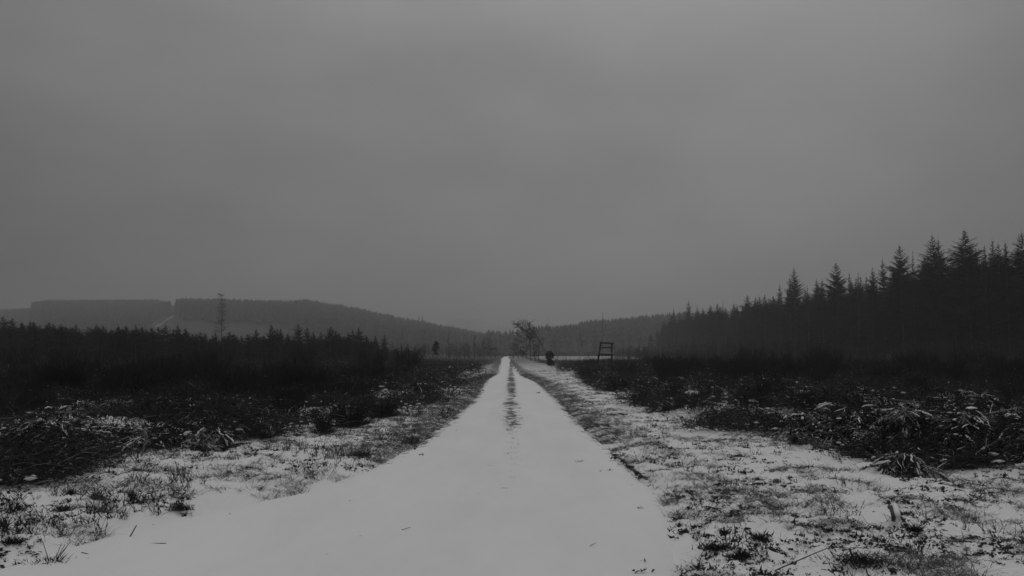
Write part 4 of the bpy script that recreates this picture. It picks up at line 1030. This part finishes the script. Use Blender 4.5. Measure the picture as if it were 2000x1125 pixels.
def pile(px, base_y, wpx, hpx, n, lab, seed, group='piles of cut boughs', leanout=1.0, material='pile'):
    x, y = gp(px, base_y); g0 = gz(x, y); wd = wpx / FPX * y / 2; h = hpx / FPX * y; y += wd * .7; g0 = gz(x, y)
    q = np.random.default_rng(seed); out = []; sn = []
    for i in range(n):
        u = q.random() ** .6; a = q.uniform(0, 6.283); rr = wd * u * .8; z = h * (1 - u ** 1.6) * q.uniform(.6, 1.0) + .05
        V, F = bv[q.integers(0, 5)]; s = q.uniform(.55, 1.05) * min(1.0, wd * .9 + .25)
        el = q.normal(-.25, .35) - .35 * u * leanout; yaw = a + q.normal(0, .6)
        roll = q.uniform(-.8, .8)
        Mx = Matrix.Rotation(yaw, 3, 'Z') @ Matrix.Rotation(-el, 3, 'Y') @ Matrix.Rotation(roll, 3, 'X')
        VV = (V * s) @ np.array(Mx).T + np.array([rr * math.cos(a), rr * math.sin(a), z]); VV[:, 2] = np.maximum(VV[:, 2], -.05)
        out.append((VV, F))
        for _k in range(2 if q.random() < .55 else 0):          # snow lying along the bough, drooping with it
            t0, t1 = sorted(q.uniform(0, 1, 2)); tt = np.linspace(t0, min(max(t1, t0 + .12), t0 + .45), 6); Lb = .9
            P = np.stack([Lb * tt, q.normal(0, .05, 6).cumsum() * .5 + q.uniform(-.16, .16), -.25 * Lb * tt ** 2], 1) * s
            P = P @ np.array(Mx).T + np.array([rr * math.cos(a), rr * math.sin(a), z + .022]); P[:, 2] = np.maximum(P[:, 2], -.03)
            wv = q.uniform(.004, .014) * (1.5 if q.random() < .12 else 1) * np.array([.3, .9, 1.1, .8, 1.0, .25]) * q.uniform(.6, 1.3, 6)
            T_ = tube(P, wv, 5); sn.append(T_)
    e = empty('branch_pile', (x, y, g0)); build('boughs', join(out), M[material], e)
    st = []
    for i in range(max(6, n // 5)):
        a = q.uniform(0, 6.28); b = a + q.uniform(2, 4); r1, r2 = wd * q.uniform(.3, 1.0), wd * q.uniform(.3, 1.1); m = h * q.uniform(.4, .95)
        st.append(tube([[r1 * math.cos(a), r1 * math.sin(a), m * q.uniform(.2, 1)], [0, 0, m], [r2 * math.cos(b), r2 * math.sin(b), m * q.uniform(.3, 1)]], [.012, .010, .006], 5))
    build('sticks', join(st), M['drystick'], e)
    m = int(n * 1.2); u = q.random(m) ** .5; a = q.uniform(0, 6.283, m); rr = wd * u * 1.12
    sb = scatter(blobs, np.stack([rr * np.cos(a), rr * np.sin(a), h * np.clip(1 - u ** 1.7, 0, 1) * q.uniform(.35, 1.08, m) + .03], 1), q.uniform(.008, .028, m) * q.uniform(.4, 1.2, m), q.uniform(0, 6.28, m), q, tilt=.5)
    build('snow_cover', join(sn + [sb]), M['snow'], e, smooth=True)
    tag(e, lab, 'branch pile', group)
for p_ in [(1915, 918, 130, 85, 120, 'tallest dark mound of cut boughs, shaggy like a thatch, on the right', 1), (1800, 905, 150, 70, 90, 'snow-laden heap of boughs just left of the tallest mound', 2),
           (1700, 895, 150, 65, 90, 'heap of dark boughs in the middle of the right pile', 3), (1600, 880, 130, 55, 70, 'dark heap at the left end of the right branch pile', 4),
           (1780, 945, 90, 40, 34, 'small heap of boughs spilling onto the verge snow', 5), (1940, 850, 160, 45, 70, 'heap of snowy sticks behind the tallest mound', 6), (1760, 838, 240, 40, 90, 'long low heap at the back of the branch pile', 7),
           (1480, 835, 140, 34, 50, 'low flecked heap right of the thick snow-topped log', 8), (1320, 816, 70, 12, 16, 'small flecked heap under the thick snow-topped log', 9), (2050, 930, 120, 60, 50, 'dark heap running out of the right side of the picture', 10),
           (80, 905, 190, 55, 80, 'dark heap of boughs at the left picture edge', 11), (250, 892, 190, 50, 80, 'dark heap of boughs right of the one at the left edge', 12), (400, 892, 90, 46, 40, 'small pointed dark heap reaching into the left verge snow', 13),
           (560, 842, 150, 34, 50, 'low dark heap behind the left verge', 14), (-40, 945, 160, 50, 50, 'dark heap half outside the left picture edge', 15), (130, 850, 260, 45, 80, 'long dark heap behind the left litter', 16)]:
    pile(*p_)

n = 26000; Y = log_sample(n, 8, 75, g); X = Y * g.uniform(-.75, .75, n)
nearv = np.maximum(brushL(Y) - X, X - brushR(Y)); ok = (nearv > 0) & (g.random(n) < np.interp(nearv, [0, 5, 12, 25], [1, .7, .15, .05])) & (fbm(X * .9, Y * .9, 151, 3) > .5)
X, Y = X[ok], Y[ok]; s = (.008 + .036 * g.random(len(X)) ** 2) * np.interp(Y, [8, 30, 75], [.8, 1.2, 2.2])
tag(build('snow_patches', scatter(blobs, np.stack([X, Y, ground_z(X, Y) + g.uniform(.0, .22, len(X)) * np.interp(Y, [8, 30], [.8, 1.3])], 1), s, g.uniform(0, 6.28, len(X)), g, tilt=.3), M['snow'], smooth=True),
    'small pads of snow caught on dead branches beside the track', 'snow', kind='stuff')
# ------------------------------------------------------------------ single plants in the foreground
def sprig(px, py, h, wpx, n, lab, seed, name='heather_sprig', material='twig', leaves=True, stems=5, group='dead plants in the verge snow'):
    x, y = gp(px, py); g0 = gz(x, y); wd = wpx / FPX * y; q = np.random.default_rng(seed)
    e = empty(name, (x, y, g0)); st = []; tips = []
    for i in range(stems):
        a = q.uniform(0, 6.28); l = h * q.uniform(.7, 1.1); o = q.uniform(.3, 1) * wd * .6
        P = np.array([[0, 0, -.01], [o * .4 * math.cos(a), o * .4 * math.sin(a), l * .5], [o * math.cos(a), o * math.sin(a), l]]); P[1:] += q.normal(0, .006, (2, 3))
        st.append(tube(P, [.004, .003, .0018], 5)); tips.append(P)
    build('stems', join(st), M[material], e)
    P0 = np.stack([q.normal(0, wd * .24, n), q.normal(0, wd * .18, n), q.random(n) ** 2 * h * .35], 1); a = q.uniform(0, 6.28, n)
    D = unit(np.stack([np.cos(a) * .8, np.sin(a) * .8, q.uniform(.1, 1.2, n)], 1)); L = q.uniform(.03, .09, n)
    build('leaves', strips(P0, D, L, np.full(n, .008 if leaves else .004), np.zeros((n, 3)), seg=2, rng=q), M['leaf'], e)
    tag(e, lab, 'plant', group)
for a_ in [(100, 1106, .20, 75, 260, 'dead heather with long slanting stems at the bottom left', 1), (187, 992, .18, 36, 160, 'bushy tuft with three leaning stalks in the left snow', 2), (135, 988, .14, 26, 120, 'ribbed fern-like sprig left of the three-stalk tuft', 3),
           (25, 1020, .18, 60, 200, 'spread of broken stalks by the left picture edge', 4), (125, 1012, .08, 60, 240, 'low dark leafy patch left of the middle snow hump', 5), (350, 1005, .08, 50, 220, 'low dark leafy tuft where the left verge meets smooth snow', 6),
           (258, 990, .15, 20, 80, 'upright dark stalk cluster in the middle of the left verge', 7), (528, 1016, .05, 8, 26, 'tiny lone sprig standing in smooth snow', 8), (527, 1028, .02, 10, 20, 'tiny dark crumb just below the lone sprig', 9),
           (960, 914, .06, 12, 60, 'little dark tuft alone in the centre of the track', 10), (1132, 902, .05, 12, 46, 'little dark tuft in the right wheel path', 11), (802, 868, .26, 60, 420, 'tall rounded grass tussock on the left track edge', 12),
           (700, 900, .10, 60, 260, 'flattened wide tussock below the tall rounded one', 13), (1690, 1125, .09, 130, 700, 'dark bramble patch cut by the bottom of the picture', 14), (1415, 1052, .05, 20, 110, 'dark curled leaf clump near the bottom right of the track', 15),
           (1400, 1092, .05, 60, 300, 'row of dark curled leaves low in the right verge', 16), (1450, 1110, .06, 40, 260, 'dark leafy clump left of the bowed twig', 17), (1485, 1070, .05, 24, 200, 'dark leafy clump above the bowed twig', 18),
           (25, 1078, .03, 40, 220, 'black clods of soil near the bottom left', 19), (400, 905, .20, 30, 180, 'dark drooping plant at the edge of the left litter', 20), (1788, 1062, .08, 30, 180, 'dark tuft below right of the curved stub', 21), (1770, 1028, .05, 36, 120, 'dark hollow of dead leaves right of the curved stub', 22)]:
    sprig(*a_)
# turf lip along the right track edge
def turf_lip():
    x0, y0 = gp(1228, 918); e = empty('turf_lip', (x0, y0, .05)); q = np.random.default_rng(4)
    for c in range(8):
        ps = []
        for i in range(15):
            t = (c + q.uniform(.02, .9)) / 8; x, y = gp(1197 + 64 * t, 892 + 54 * t ** .9); V, F = lv[i % 6]
            ps.append((V * q.uniform(.25, .45) + np.array([x - x0 + q.normal(0, .02), y - y0 + q.normal(0, .02), q.uniform(-.02, .02)]), F))
        build('clod', join(ps), M['leaf'], e)
    tag(e, 'broken dark turf lip along the right edge of the track', 'turf')
turf_lip()

# ------------------------------------------------------------------ haze
def haze():
    V, F = beam((-1800, 0, 47), (1800, 0, 47), 96, 3600)
    me_o = build('haze', (V, F), None, None) if False else None
    me = bpy.data.meshes.new('haze'); me.from_pydata([(x, y, z) for z in (-1.2, 82) for x, y in ((-1800, -1800), (1800, -1800), (1800, 1800), (-1800, 1800))], [],
        [(3, 2, 1, 0), (4, 5, 6, 7), (0, 1, 5, 4), (1, 2, 6, 5), (2, 3, 7, 6), (3, 0, 4, 7)])
    m = bpy.data.materials.new('haze_air'); m.use_nodes = True; t = m.node_tree; t.nodes.clear()
    pv = N(t, 'ShaderNodeVolumePrincipled'); pv.inputs['Color'].default_value = (.82, .82, .82, 1)
    pv.inputs['Density'].default_value = .00075; pv.inputs['Anisotropy'].default_value = .35
    out = N(t, 'ShaderNodeOutputMaterial'); t.links.new(pv.outputs[0], out.inputs['Volume'])
    me.materials.append(m); o = bpy.data.objects.new('haze', me); COL.objects.link(o); tag(o, kind='stuff', label='even grey winter haze over the whole clearing', cat='haze')
haze()
